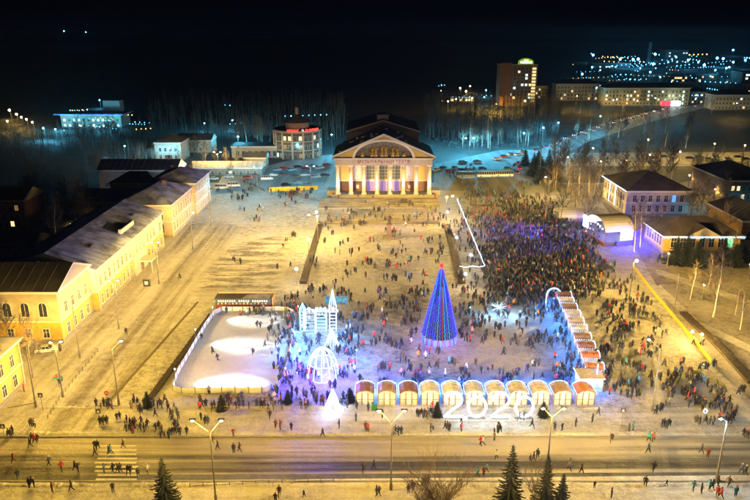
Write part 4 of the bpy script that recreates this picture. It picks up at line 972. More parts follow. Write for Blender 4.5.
# bare lights added: blue glow behind the row, white on its fronts
for i in range(0, 11):
    p = G(stall_x[i]+11, 396); lamp('POINT', stalls[i], (2.0, 4.2, 2.4), 9000, (.03,.20,1), .3)
    lamp('POINT', stalls[i], (0,-2.4,2.9), 420, (.92,.92,1) if i < 4 else (.60,.80,1), .2)
side = [(589,378,3),(585,366,3),(581,356,0),(577.5,347,1),(574,338.5,4),(571,331,2),(568,323.5,4),(565,316.5,1),(562,310,4),(560,304,0)]
for i, (x, y, rcx) in enumerate(side):
    p = G(x, y); nxt = G(*side[min(i+1,9)][:2]); 
    s_ = chalet((p.x-.6,p.y,0), -PI/2 - .06, '%s chalet of the right side row counted from the near corner, %s roof' % (ordinal(i), ('red brown','rust','tan','orange red','grey tan')[rcx]), RC[rcx])
    s_.scale = (.82, 1.0, 1.0)
    lamp('POINT', s_, (0,-1.6,2.4), 3200, (.04,.28,1), .3)
# white gabled end stall at the corner
p = G(591,392)
t = thing('market_stall', 'pale larger stall with white lit front at the near end of the right side row', 'stall', (p.x,p.y,0), 0, 'wooden chalet stalls round the fair')
MB().bx(-2.1,0,0,2.1,3.6,2.7).build('wall', mat('white_stall',(.78,.78,.80),.6), t)
for k in range(4): MB().bx(-1.95+k*1.0,-.06,.9,-1.1+k*1.0,0,2.4).build('wall_panel', mat('white_panel',(.8,.82,.85),.5), t)
MB().bx(-2.4,-.3,2.7,2.4,4.0,2.9).build('roof', RC[2], t); b = MB(); b.tube((-2.45,-.3,2.9),(-2.45,4.0,2.9),.06,n=5)
b.build('light_garland', M_garl, t); lamp('POINT', t, (-1,-2.2,2.5), 500, (.8,.9,1), .2); lamp('POINT', t, (-3.4,1,2.2), 500, (.12,.35,1), .2)
# blue lit side entrance arch
for (x, y, lab) in ((553,303,'blue and white light arch at the far end of the right stall row'),(596,384,'small blue light frame beside the corner stall')):
    p = G(x,y); t = thing('light_arch', lab, 'light decoration', (p.x,p.y,0), 0 if x < 580 else 1.2)
    n = 12; pts = [(1.8*math.cos(PI*k/n),0,2.2+1.8*math.sin(PI*k/n)) for k in range(n+1)]
    MB().path([(1.8,0,0)]+pts+[(-1.8,0,0)],.09,5).build('arch_tube', M_garl, t)
    MB().path([(1.5*p_[0]/1.8,.0,p_[2]-.2) for p_ in pts],.06,5).build('inner_tube', M_ledB, t)
    lamp('POINT', t, (0,-.6,2.0), 1200 if x<580 else 200, (.15,.40,1), .3)

# ================================================================== glowing 2020
M_dig = glow('white_digit_light', (.86,.95,1), 5)
dg_ = thing('lit_year_sign', 'huge glowing white digits 2020 standing on the snow before the stalls', 'lit sign', (G(488,418.5).x, G(488,418.5).y, 0))
bx0 = G(488,418.5); Hd = ztop(bx0.y, 393) ; sc_ = bx0.y
def dig(ch, pxc, z_top):
    x = G(pxc,418.5).x - bx0.x; hw = 1.4; r = .21
    if ch == '2':
        pts = []
        for k in range(13):
            a = PI*1.0 - (PI*1.22)*k/12; pts.append((x+hw*math.cos(a),0,z_top-hw+hw*math.sin(a)))
        pts += [(x-hw*.2,0,z_top*.33),(x-hw*1.05,0,.45),(x-hw*.2,0,.40),(x+hw*1.15,0,.45)]
    else:
        pts = []; n = 28
        for k in range(n+1):
            a = 2*PI*k/n; pts.append((x+hw*1.1*math.cos(a),0,z_top/2+.15+(z_top/2-.15)*math.sin(a)*.95))
    b = MB(); b.path(pts, r, 8)
    for p_ in pts: b.ball(p_, r, 8, 5)
    b.build('digit', M_dig, dg_)
    MB().bx(x-1.5,-.3,0,x+1.5,.3,.14).build('base', M_seam, dg_)
dig('2',453,Hd); dig('0',476.5,Hd*.86); dig('2',500,Hd); dig('0',523.5,Hd*.86)
for k in range(4): lamp('POINT', dg_, (-5.5+k*3.8,-2.2,1.4), 420, (.35,.72,1), .6)

# ================================================================== light castle, dome, light trees
M_wl = glow('white_led_net', (.55,.78,1), 2.2); M_wl2 = glow('pale_blue_led', (.25,.55,1), 3.5)
p = G(321,334)
t = thing('light_castle', 'dazzling white light castle with tower and pointed spire beside the rink', 'light decoration', (p.x,p.y,0))
def frame_tower(x, y, w, h, spire, m, nm):
    b = MB()
    for sx in (-1,1):
        for sy in (-1,1): b.tube((x+sx*w/2,y+sy*w/2,0),(x+sx*w/2,y+sy*w/2,h),.07,n=5)
    k = 0
    while k*.8 < h:
        z = k*.8; 
        for a_, c_ in (((-1,-1),(1,-1)),((1,-1),(1,1)),((1,1),(-1,1)),((-1,1),(-1,-1))): b.tube((x+a_[0]*w/2,y+a_[1]*w/2,z),(x+c_[0]*w/2,y+c_[1]*w/2,z),.05,n=4)
        k += 1
    if spire:
        for q in range(10):
            a = 2*PI*q/10; b.tube((x+w*.62*math.cos(a),y+w*.62*math.sin(a),h),(x,y,h+spire),.05,n=4)
    b.build(nm, m, t)
frame_tower(-2.6,1.5,2.6,5.2,0,M_wl,'castle_wall'); frame_tower(2.6,2.2,1.5,5.6,4.4,M_wl,'spire_tower'); frame_tower(-.1,2.6,2.4,4.2,1.2,M_wl2,'castle_tower'); frame_tower(-4.2,2.4,1.3,5.0,1.5,M_wl2,'castle_tower')
b = MB()
for k in range(9): b.bx(-3.9+k*.9,1.4,4.7,-3.3+k*.9,1.6,5.3+.5*(k%2))
b.build('battlement', M_wl, t)
for x, y, z, pw_ in ((-2.5,-2.2,3,1800),(2.6,-1.2,4,1800),(-6,0,3,6000),(0,4.8,3,1200),(6.5,-1,3,5000),(-5,-6,3,6500),(3.5,-5,3,5500)): lamp('POINT', t, (x,y,z), pw_, (.16,.45,1), .5)
def cone_light(px, py, pyt, r, label, m, pw_, colr, strings=14):
    p = G(px,py); h = ztop(p.y, pyt); t = thing('light_cone', label, 'light decoration', (p.x,p.y,0))
    for k in range(strings):
        a = 2*PI*k/strings; b = MB()
        for j in range(14):
            f = j/14; b.ball((r*(1-f)*math.cos(a+.4*f),r*(1-f)*math.sin(a+.4*f),h*f+.1),.10,5,3)
        b.tube((r*math.cos(a),r*math.sin(a),.05),(0,0,h),.03,n=3); b.build('light_string', m, t)
    MB().tube((0,0,0),(0,0,h+.3),.08).build('mast', M_seam, t)
    lamp('POINT', t, (-.6,-r-.8,h*.4), pw_, colr, .5); lamp('POINT', t, (r+.8,.5,h*.3), pw_*.5, colr, .5)
    return t
cone_light(332,346,328,1.6,'white cone light tree between the castle and the glowing dome',M_wl,500,(.2,.45,1))
cone_light(333,409,389,1.5,'blazing white cone light tree at the left end of the stall row',glow('blazing_white_led',(.80,.90,1),7),1300,(.16,.42,1))
for (x_, y_) in ((304,395),(340,398)): pass
# dome
p = G(322.5,378); rd = 3.1; hd = ztop(p.y, 350)
t = thing('light_dome', 'open dome of white light ribs over violet lit snow', 'light decoration', (p.x,p.y+1.0,0))
for k in range(12):
    a = 2*PI*k/12; pts = [(rd*math.cos(q)*math.cos(a), rd*math.cos(q)*math.sin(a), hd*math.sin(q)) for q in [PI/2*j/10 for j in range(11)]]
    MB().path(pts,.085,5).build('rib', M_wl, t)
for q in (.0,.5,1.0):
    n = 28; MB().path([(rd*math.cos(q)*math.cos(2*PI*k/n), rd*math.cos(q)*math.sin(2*PI*k/n), hd*math.sin(q)+.06) for k in range(n+1)],.07,5).build('ring', M_wl, t)
lamp('POINT', t, (0,0,2.2), 13000, (.08,.05,1), .5)
for x, y in ((-5.5,2),(5.5,-1),(-4.5,-4.5),(1,-5.5),(6.5,5),(-6,8)):
    lamp('POINT', t, (x,y,3.2), 30000, (.10,.07,1) if y < 5 else (.10,.35,1), .4)
    MB().tube((x,y,0),(x,y,2.9),.05).ball((x,y,3.0),.16,6,4).build('violet_lantern', glow('violet_lantern',(.15,.12,1),5), t)
# big screen
p0 = G(325,308); p1 = G(348,308); hs = ztop(p0.y, 296)
t = thing('led_screen', 'teal glowing video screen on a frame behind the light castle', 'screen', ((p0.x+p1.x)/2,p0.y,0)); w = p1.x-p0.x
MB().bx(-w/2,-.1,.9,w/2,.15,hs).build('cabinet', M_seam, t)
m, nt, N, L, bs = node_mat('screen_picture'); tc = N.new('ShaderNodeTexCoord'); no = N.new('ShaderNodeTexNoise'); no.inputs['Scale'].default_value = 1.2
rp = N.new('ShaderNodeValToRGB'); rp.color_ramp.elements[0].color = (.0,.10,.16,1); rp.color_ramp.elements[1].color = (.05,.55,.70,1); rp.color_ramp.elements[0].position = .35; rp.color_ramp.elements[1].position = .65
L.new(tc.outputs['Object'], no.inputs['Vector']); L.new(no.outputs[0], rp.inputs[0]); L.new(rp.outputs[0], bs.inputs['Emission Color']); bs.inputs['Emission Strength'].default_value = .8; bs.inputs['Base Color'].default_value = (.02,.02,.02,1)
MB().poly([(-w/2+.1,-.12,1.0),(w/2-.1,-.12,1.0),(w/2-.1,-.12,hs-.1),(-w/2+.1,-.12,hs-.1)]).build('picture', m, t)
for sx in (-1,1): MB().tube((sx*w*.45,.2,0),(sx*w*.45,.2,hs),.08).build('leg', M_pole, t)
# burst of light at right of the tree
p = G(498,314)
t = thing('light_burst', 'bright white blue light sculpture of upright rays right of the big tree', 'light decoration', (p.x,p.y,0))
for k in range(26):
    a = 2*PI*k/26; q = .25 + .55*((k*7)%5)/4; MB().tube((0,0,1.6),(2.0*math.cos(a)*math.cos(q),1.4*math.sin(a)*math.cos(q),1.6+2.0*math.sin(q)*(1 if k%3 else -.6)),.06,.04,4).build('ray', M_wl, t)
MB().tube((0,0,0),(0,0,1.6),.15).build('stand', M_seam, t)
for x in (-2.4, 2.4): lamp('POINT', t, (x,-1.6,2.0), 4200, (.22,.58,1), .4)
for (px, py) in ((520,316),(535,318),(470,312)):
    p = G(px,py); tt = thing('light_post', 'low glowing cyan post on the right of the light burst, %s' % {520:'nearest it',535:'farther right',470:'on its left side'}[px], 'light decoration', (p.x,p.y,0), 0, 'low glowing posts on the square')
    MB().tube((0,0,0),(0,0,.9),.1).build('post', M_seam, tt); MB().ball((0,0,1.2),.2,8,6).build('globe', M_wl2, tt); lamp('POINT', tt, (0,-.6,1.3), 160, (.25,.6,1), .3)
# garland line along the right alley
g0 = [G(457,207), G(484.5,276.5), G(459,277)]
t = thing('garland_line', 'long straight white light garland slanting through the crowd beside the right hedge', 'light decoration', (g0[0].x,g0[0].y,0))
for i, (a, c) in enumerate(zip(g0[:-1], g0[1:])):
    d = c-a; n = max(2, int(d.length/9)); 
    for k in range(n+1):
        q = a + d*k/n - g0[0]
        MB().tube((q.x,q.y,0),(q.x,q.y,3.3),.07).build('post', M_pole, t)
        if k < n:
            q2 = a + d*(k+1)/n - g0[0]; pts = [(q.x+(q2.x-q.x)*j/6, q.y+(q2.y-q.y)*j/6, 3.2-.35*math.sin(PI*j/6)) for j in range(7)]
            MB().path(pts,.08,5).build('light_string', glow('garland_white',(.75,.88,1),4), t)
            lamp('POINT', t, ((q.x+q2.x)/2,(q.y+q2.y)/2-.3,3.4), 340, (.70,.84,1), .3)
# star lights along the two hedge alleys
for i, (px, py, pt) in enumerate(((297,285,269),(309,256,239.5),(317,232,212),(447,226,212),(456,252,237.5),(470,270,255),(465,288,274))):
    p = G(px,py); z = ztop(p.y, pt); t = thing('star_light', 'white star lamp on a slim post, %s along the %s hedge' % (ordinal(i % 3 if i < 3 else i-3), 'left' if i < 3 else 'right'), 'light decoration', (p.x,p.y,0), 0, 'white star lamps along the hedges')
    MB().tube((0,0,0),(0,0,z-.5),.06).build('post', M_pole, t); b = MB()
    for k in range(8):
        a = PI*k/4; b.tube((0,0,z),(.7*math.cos(a),0,z+.7*math.sin(a)),.10,.03,4)
    b.ball((0,0,z),.28,6,4); b.build('star', M_wl, t); lamp('POINT', t, (.3,-.7,z), 4200, (1,.80,.45), .3)
# hedges
M_hedge = mat('brown_hedge', (.045,.032,.020), .95, var=.4, scale=1.5, bump=1)
def hedge(pp, w, h, label):
    p0 = G(*pp[0]); b = MB(); 
    for a, c in zip(pp[:-1], pp[1:]):
        a = G(*a)-p0; c = G(*c)-p0; d = c-a; n = max(2,int(d.length/.35)); nv = Vector((-d.y,d.x,0)).normalized()
        b.prism([a-nv*w*.42,c-nv*w*.42,c+nv*w*.42,a+nv*w*.42],0,h*.75)
        for k in range(n):
            for q in range(4):
                c_ = a + d*((k+random.random())/n) + nv*(random.random()-.5)*w; z = h*(.55+.45*random.random())
                u = Vector((random.uniform(-1,1),random.uniform(-1,1),random.uniform(-.2,1))).normalized()*.28; v = Vector((random.uniform(-1,1),random.uniform(-1,1),random.uniform(-1,1))).normalized()*.12
                b.poly([c_+Vector((0,0,z))-v, c_+Vector((0,0,z))+v, c_+Vector((0,0,z))+u])
    return tag(b.build('hedge', M_hedge, None, (p0.x,p0.y,0)), label, 'hedge', 'clipped hedges on the square')
hedge([(303,284),(320,226)],2.2,1.0,'long brown clipped hedge along the left alley below the theatre')
hedge([(462,284),(447,226)],2.4,1.0,'long brown clipped hedge beside the slanting light garland')
hedge([(683,314),(716,345),(752,384)],2.0,.9,'dark clipped hedge running to the right edge past the short lantern')
hedge([(150,400),(211,316)],1.3,.7,'greenish hedge along the left side of the rink')
hedge([(470,206),(500,206)],1.0,.5,'low hedge behind the crowd near the buses')
# statue on pedestal
p = G(389,238)
t = thing('statue', 'dark bronze standing statue on a tall stone pedestal in front of the theatre', 'statue', (p.x,p.y,0))
MB().cb((0,0,0),(4.2,4.2,.35)).cb((0,0,.35),(3.2,3.2,.35)).build('step', M_plinth, t); hp_ = ztop(p.y, 224)
MB().cb((0,0,.7),(1.9,1.9,.6)).cb((0,0,1.3),(1.5,1.5,hp_-1.7)).cb((0,0,hp_-.4),(1.8,1.8,.4)).build('pedestal', mat('red_granite',(.20,.13,.15),.5), t)
z = hp_; b = MB(); k_ = 1.9
b.tube((-.2*k_,0,z),(-.15*k_,0,z+.85*k_),.12*k_,.15*k_,8).tube((.2*k_,.05,z),(.12*k_,0,z+.85*k_),.12*k_,.15*k_,8).tube((0,0,z+.75*k_),(0,0,z+1.42*k_),.27*k_,.26*k_,10).tube((0,0,z+1.4*k_),(0,0,z+1.52*k_),.09*k_,.08*k_,8)
b.ball((0,0,z+1.64*k_),.13*k_,8,6).tube((-.26*k_,0,z+1.36*k_),(-.36*k_,-.05,z+.9*k_),.08*k_,.06*k_,6).tube((.26*k_,0,z+1.36*k_),(.42*k_,-.28,z+1.15*k_),.08*k_,.06*k_,6).tube((0,.02,z+.45*k_),(0,0,z+1.0*k_),.34*k_,.28*k_,10)
b.build('figure', mat('dark_bronze',(.05,.045,.04),.4,.7), t)

# ================================================================== stage
p = G(607,239)
S = thing('concert_stage', 'concert stage under a white barrel roof with glowing screens and blue violet light', 'stage', (p.x,p.y,0), R(-80))
MB().bx(-7.5,-5,0,7.5,6,1.2).build('deck', mat('stage_deck',(.10,.09,.10),.5), S)
MB().bx(-7.6,-5.12,0,7.6,-5.0,1.25).build('deck_skirt', mat('red_skirt',(.35,.13,.10),.7), S)
b = MB(); n = 14; Lr = 7.2
pr = [(6.6*math.cos(PI*k/n)*-1, 4.3+3.9*math.sin(PI*k/n)) for k in range(n+1)]
pr2 = [(q[0]*.985, (q[1]-4.3)*.97+4.3) for q in pr]
for k in range(n): b.xprism([pr2[k],pr2[k+1],pr[k+1],pr[k]], -4.6, 5.2)
b.build('barrel_roof', mat('white_tarpaulin',(.74,.70,.62),.55,var=.06,scale=.4), S)
for sx in (-1,1):
    for y in (-4.4,5.0):
        b = MB()
        for dx in (-.2,.2):
            for dy in (-.2,.2): b.tube((sx*6.5+dx,y+dy,1.2),(sx*6.5+dx,y+dy,4.6),.05,n=4)
        for k in range(7): b.tube((sx*6.5-.2,y-.2,1.3+k*.5),(sx*6.5+.2,y-.2,1.8+k*.5),.03,n=3).tube((sx*6.5+.2,y+.2,1.3+k*.5),(sx*6.5+.2,y-.2,1.8+k*.5),.03,n=3)
        b.build('truss', M_pole, S)
M_scr = glow('stage_screen', (.60,.72,1), 3.2); M_scr2 = glow('stage_screen_blue', (.05,.12,1), 4)
MB().bx(-3.2,5.0,1.8,3.2,5.15,6.8).build('back_screen', M_scr, S)
for sx in (-1,1):
    MB().bx(sx*4.9-1.3,4.4,1.4,sx*4.9+1.3,4.6,5.6).build('side_screen', M_scr2, S)
# outer side screens
for sx, m in ((-1, M_scr),):
    MB().bx(sx*9.4-1.8,-3.2,1.6,sx*9.4+1.8,-2.9,5.6).build('wing_screen', m, S)
    MB().tube((sx*9.4-1.5,-2.8,0),(sx*9.4-1.5,-2.8,5.6),.1).tube((sx*9.4+1.5,-2.8,0),(sx*9.4+1.5,-2.8,5.6),.1).build('screen_leg', M_seam, S)
for k in range(7):
    MB().ball((-5+k*1.66,-4.7,5.0+.9*math.cos((k-3)*.5)),.18,8,5).build('stage_lamp', glow('stage_lamp_lens',(.7,.8,1),40), S)
for x in (-4.5,0,4.5): lamp('POINT', S, (x,1,4.4), 2300, (.32,.28,1), .3)
MB().bx(6.75,.6,1.5,6.9,4.9,4.9).build('near_side_screen', M_scr, S); MB().bx(6.75,-3.8,.1,6.9,.2,1.2).build('low_blue_panel', M_scr2, S)  # blue glow given to the low panel below the screen
lamp('POINT', S, (10.5,2.0,2.4), 20000, (.02,.02,1), .5); lamp('POINT', S, (4.0,10,3.4), 40000, (.02,.015,1), .5); lamp('POINT', S, (-6,12,3.4), 6000, (.04,.02,1), .5)
lamp('POINT', S, (-4,-8.5,4.4), 3500, (.25,.25,1), .5)
for x, dx, pw_, c_, an in ((-6,-20,700000,(.13,.07,1),38),(-2,-8,520000,(.12,.07,1),34),(3,6,360000,(.14,.08,1),34),(5.5,14,60000,(.14,.1,1),30)):
    lamp('SPOT', S, (x,-5.2,6.2), pw_, c_, .2, aim((x,-5.2,6.2),(x+dx,-42,0)), an, .7)
sp = G(588,219); 
t = thing('stage_floodlight', 'dazzling white floodlight tower at the front corner of the stage', 'floodlight', (sp.x+.5,G(588,232).y,0))
MB().tube((0,0,0),(0,0,5.8),.12).build('mast', M_pole, t); MB().ball((-.2,-.4,6.0),.45,10,6).build('lens', glow('floodlight_lens',(.95,.97,1),60), t)
for (tx_,ty_) in ((480,238),(503,240),(527,238),(551,240),(572,238)):
    tg_ = G(tx_,ty_) - t.location; src_ = (-.8,-.8,7.2); lamp('SPOT', t, src_, 260000*(tg_.length/60)**2+15000, (.22,.60,1), .15, aim(src_, (tg_.x,tg_.y,1.2)), 9, .8)
lamp('POINT', t, (-.9,-1.2,6.2), 1200, (.75,.8,1), .3)
for (x0_,x1_,yb,yt,lab) in ((559,584,222,206,'long pale marquee tent left of the stage'),):
    a = G(x0_,yb); c = G(x1_,yb); w = c.x-a.x; h = 3.6; t = thing('marquee_tent', lab, 'tent', ((a.x+c.x)/2,a.y,0)); n = 8; b = MB()
    pr = [(4.5-4.5*math.cos(PI*k/n), 1.6+2.3*math.sin(PI*k/n)) for k in range(n+1)]
    for k in range(n): b.poly([(-w/2,pr[k][0],pr[k][1]),(w/2,pr[k][0],pr[k][1]),(w/2,pr[k+1][0],pr[k+1][1]),(-w/2,pr[k+1][0],pr[k+1][1])])
    b.build('canopy', MATS['white_tarpaulin'], t); MB().bx(-w/2,.05,0,w/2,8.95,1.6).build('side_wall', mat('tent_wall',(.6,.6,.62),.7), t)
# ================================================================== barriers, fences, signs
M_byel = mat('yellow_banner', (.80,.62,.05), .6, var=.08)
def barrier(pp, label, h=1.15, seg=2.4, m=None):
    p0 = G(*pp[0]); t = thing('barrier_fence', label, 'barrier', (p0.x,p0.y,0))
    for a, c in zip(pp[:-1], pp[1:]):
        a = G(*a)-p0; c = G(*c)-p0; d = c-a; n = max(1,round(d.length/seg)); an = math.atan2(d.y,d.x); L = d.length/n
        for k in range(n):
            q = a + d*k/n
            MB().bx(.06,-.03,.12,L-.06,.03,h).build('banner_panel', m or M_byel, t, (q.x,q.y,0), an); MB().tube((0,0,0),(0,0,h+.08),.03,n=5).tube((0,-.3,.02),(0,.3,.02),.025,n=4).build('post', M_pole, t, (q.x,q.y,0), an)
    return t
barrier([(633,268),(650,291),(676,322),(711,364)],'long yellow banner barrier slanting across the square at the right')
barrier([(671,392),(679,378),(700,374)],'short yellow banner barrier inside the right hand crowd',1.1,2.0)
barrier([(269,192),(318,190)],'yellow board fence below the parking lot left of the theatre',1.9,3)
barrier([(250,184),(265,192)],'grey board fence at the corner of the parking lot',1.0,3,M_seam)
def rail_fence(pp, label, h=1.1, seg=2.5, m=None, name='rail_fence'):
    p0 = G(*pp[0]); t = thing(name, label, 'fence', (p0.x,p0.y,0)); m = m or mat('yellow_rail',(.55,.45,.15),.6)
    for a, c in zip(pp[:-1], pp[1:]):
        a = G(*a)-p0; c = G(*c)-p0; d = c-a; n = max(1,round(d.length/seg))
        for z in (h, h*.5): MB().tube(a+Vector((0,0,z)), c+Vector((0,0,z)), .035, n=5).build('rail', m, t)
        for k in range(n+1):
            q = a+d*k/n; MB().tube((0,0,0),(0,0,h+.05),.05,n=6).build('post', m, t, (q.x,q.y,0))
    return t
rail_fence([(196,416),(206,412),(345,412),(352,410)],'yellow rail fence along the far pavement in front of the rink')
rail_fence([(48,419),(62,396),(98,352)],'short bollard fence between the left street and its pavement',.8,1.6,mat('dark_rail',(.12,.10,.07),.7),'bollard_fence')
rail_fence([(190,487.5),(334,482)],'low posts along the near kerb at the bottom of the photo',.7,2.0,MATS['dark_rail'],'kerb_fence')
rail_fence([(88,252),(30,290)],'thin fence in the dark yard behind the long building',1.2,3,MATS['dark_rail'],'yard_fence')
def sign(px, pb, pt, label, kind):
    p = G(px,pb); z = ztop(p.y,pt); t = thing('road_sign', label, 'road sign', (p.x,p.y,0))
    MB().tube((0,0,0),(0,0,z),.04,n=6).build('post', M_pole, t)
    if kind == 'round': MB().tube((0,-.06,z-.4),(0,-.03,z-.4),.42,n=14).build('plate', mat('sign_red',(.45,.03,.03),.5,var=0), t); MB().bx(-.28,-.075,z-.46,.28,-.062,z-.34).build('bar', M_lt, t)
    elif kind == 'white': MB().tube((0,-.06,z-.4),(0,-.03,z-.4),.45,n=14).build('plate', M_lt, t); MB().bx(-.14,-.075,z-.6,.14,-.062,z-.2).build('symbol', mat('sign_blue',(.03,.10,.4),.5,var=0), t)
    else: MB().bx(-.42,-.06,z-.85,.42,-.02,z).build('plate', mat('sign_dark',(.04,.04,.05),.5,var=0), t); MB().xprism([(-.25,z-.65),(.25,z-.65),(0,z-.2)],-.075,-.062).build('symbol', M_lt, t)
sign(43,411,393,'small dark square crossing sign on the left pavement','sq'); sign(5,440,424,'road sign at the left edge by the crossing','sq')
sign(108,405,391,'round red no entry sign at the mouth of the left street','round'); sign(702,430,409,'round white and blue sign inside the right hand crowd','white')
sign(621,428,408,'dark road sign post at the far kerb right of the stalls','sq'); sign(100,425,409,'dark crossing sign beside the group at the street corner','sq'); sign(701,380,362,'dark sign at the end of the yellow barrier','sq')
p = G(59,388); t = thing('info_board', 'blue tourist board with a red figure below the lamp post', 'sign', (p.x,p.y,0)); MB().tube((0,0,0),(0,0,2),.04).build('post',M_pole,t); MB().bx(-.8,-.06,1.9,.8,0,2.35).build('plate', mat('sky_blue',(.10,.45,.60),.5,var=0), t); MB().ball((-.1,-.03,2.7),.25).tube((-.1,0,2.3),(-.1,0,2.6),.2,.15).build('figure', mat('red_paint',(.5,.05,.03),.5,var=0), t)
p = G(147,287); t = thing('notice_board', 'dark upright notice board on the snow by the canopy entrance', 'sign', (p.x,p.y,0)); MB().bx(-.9,-.1,.2,.9,.1,2.1).build('board', MATS['sign_dark'], t); MB().bx(-.5,-.13,.7,.4,-.1,1.6).build('notice', M_lt, t)
p = G(374.5,410); t = thing('litter_bin', 'green waste container in front of the first two chalet stalls', 'bin', (p.x,p.y,0)); MB().cb((0,0,.1),(1.0,.8,1.1)).build('tub', mat('green_bin',(.03,.16,.08),.5), t); MB().cb((0,0,1.2),(1.1,.9,.12)).build('lid', MATS['green_bin'], t)

# ================================================================== trees
M_bark = mat('grey_bark', (.20,.17,.14), .9, var=.3, scale=2); M_birch = mat('birch_bark', (.50,.47,.42), .85, var=.3, scale=3)
M_twig = mat('bare_twigs', (.16,.12,.09), .9, var=.2); M_twigf = mat('frosty_twigs', (.05,.05,.055), .9, var=.2)
M_needle = mat('spruce_needles', (.008,.015,.010), .85, var=.4, scale=3)
def bare_protos(seed, h, spread, twig_r=.022, dens=1.0):
    rs = random.Random(seed); tr = MB(); cr = MB()
    p = Vector((0,0,0)); d = Vector((0,0,1)); pts = [p]; n = 9
    for k in range(n): d = (d + Vector((rs.uniform(-.07,.07),rs.uniform(-.07,.07),0))).normalized(); p = p + d*h/n; pts.append(p)
    r0 = h*.014
    for k in range(n): tr.tube(pts[k], pts[k+1], r0*(1-k/n*.85), r0*(1-(k+1)/n*.85), 6, caps=False)
    def br(p, d, L, r, lev):
        segs = 3; q = p
        for s in range(segs):
            d2 = (d + Vector((rs.uniform(-.22,.22),rs.uniform(-.22,.22),rs.uniform(-.05,.22)))).normalized(); q2 = q + d2*L/segs
            cr.tube(q, q2, max(r*(1-s/segs*.6),twig_r), max(r*(1-(s+1)/segs*.6),twig_r*.8), 3, caps=False)
            if lev < 2:
                for _ in range(rs.choice((1,2,2,3)) if lev == 0 else rs.choice((1,1,2))):
                    a = rs.uniform(0,2*PI); nd = (d2 + Vector((math.cos(a),math.sin(a),rs.uniform(-.2,.5)))*.75).normalized(); br(q2, nd, L*rs.uniform(.45,.65), r*.5, lev+1)
            q, d = q2, d2
    for k in range(int(16*dens)):
        f = .28 + .70*k/(16*dens); i = min(n-1, int(f*n)); q = pts[i].lerp(pts[i+1], f*n-i); a = k*2.4+rs.uniform(-.4,.4)
        br(q, Vector((math.cos(a),math.sin(a),.75+.5*f)).normalized(), h*spread*(1.05-f*.75), r0*.35, 0)
    return tr, cr
protos = []
for i, (sd, h, sp, b_, t_) in enumerate(((1,14,.26,M_birch,M_twig),(2,12,.32,M_bark,M_twig),(3,16,.22,M_birch,M_twig),(4,13,.30,M_bark,M_twigf),(5,17,.20,M_bark,M_twig))):
    a, c = bare_protos(sd, h, sp, .030); protos.append((a.mesh('trunk', b_), c.mesh('crown', t_), h))
def bare_tree(x, y, h, label, var=None, group='bare trees', name='bare_tree'):
    v = random.randrange(5) if var is None else var; tm_, cm_, h0 = protos[v]
    t = thing(name, label, 'tree', (x,y,0), random.random()*6.28, group); s = h/h0; t.scale = (s,s,s)
    put('trunk', tm_, t); put('crown', cm_, t); return t
def spruce_meshes(seed, h, r, dens):
    rs = random.Random(seed); tr = MB(); cr = MB(); tr.tube((0,0,0),(0,0,h*.97),h*.016,.02,7)
    z = h*.06; lv = 0; step = h*.042
    while z < h*.985:
        f = z/h; L = r*(1-f)**.85*rs.uniform(.86,1.1)+.08; nb = max(5, int(11*(1-f)+5)*1)
        for k in range(nb):
            a = 2*PI*k/nb + lv*1.3 + rs.uniform(-.15,.15); Lk = L*rs.uniform(.60,1.18); u = Vector((math.cos(a),math.sin(a),0)); v = Vector((-u.y,u.x,0)); p0 = Vector((0,0,z)); m = max(4,int(Lk*dens))
            prev = p0
            for j in range(m):
                g = (j+1)/m; pt = p0 + u*Lk*g + Vector((0,0,-.34*Lk*g + .16*Lk*g*g)); w = (.40*(1-g)+.10)*Lk*.55
                for sg in (-1,1):
                    tip = pt + u*.16*Lk*.5 + v*sg*w + Vector((0,0,-.07*Lk-rs.uniform(0,.12)))
                    cr.poly([prev, pt, tip]); cr.poly([prev+Vector((0,0,-.02)), prev+v*sg*w*.5+Vector((0,0,-.22)), pt+Vector((0,0,-.03))])
                cr.poly([prev - v*.05, prev + v*.05, pt + Vector((0,0,.05))])
                prev = pt
            cr.poly([prev-v*.07, prev+v*.07, prev+u*.22+Vector((0,0,.05))])
        z += step*(1-.35*f); lv += 1
    cr.tube((0,0,h*.96),(0,0,h*1.02),.04,.01,4)
    return tr.mesh('trunk', M_bark), cr.mesh('crown', M_needle)
def spruce(px, pb, pt, rpx, label, seed, dens=4, group=None):
    p = G(px,pb); h = ztop(p.y,pt); r = rpx*p.length/FPX; t = thing('spruce_tree', label, 'tree', (p.x,p.y,0), seed, group); a, c = spruce_meshes(seed,h,r*1.32,dens); put('trunk',a,t); put('crown',c,t); return t
spruce(168,522,458,19,'dark snowless spruce at the bottom left, in front of the road',11,5)
spruce(508,522,445,18,'tall dark spruce at the bottom edge, left of the close pair',12,5)
spruce(543,522,456,15,'left one of two close dark spruces behind the near lamp post, bottom edge',13,5)
spruce(559,526,474,14,'smaller right one of two close dark spruces at the bottom edge',14,5)
spruce(675,264,236,9,'dark spruce nearest the left corner of the yellow hall',15,2.5); spruce(685,265,235,9,'second dark spruce from the left before the yellow hall',16,2.5); spruce(696,267,240,9,'third dark spruce from the left before the yellow hall',17,2.5)
spruce(722,264,238,9,'dark spruce right of the green lit hall window',18,2.5); spruce(734,266,243,9,'bushy dark spruce before the right end of the yellow hall',19,2.5); spruce(743,262,244,8,'rightmost dark spruce before the annex hall',20,2.5)
for i, (x,y,t_,r_) in enumerate(((533,176,152,7),(541,183,158,7),(548,175,148,7),(538,165,150,6),(556,180,157,6),(525,166,149,5))):
    spruce(x,y,t_,r_,'dark conifer %s from the left beside the bend of the car filled road' % ordinal((2,3,4,1,5,0)[i] if False else [1,3,4,2,5,0][i]),30+i,1.5,'conifers at the road bend')
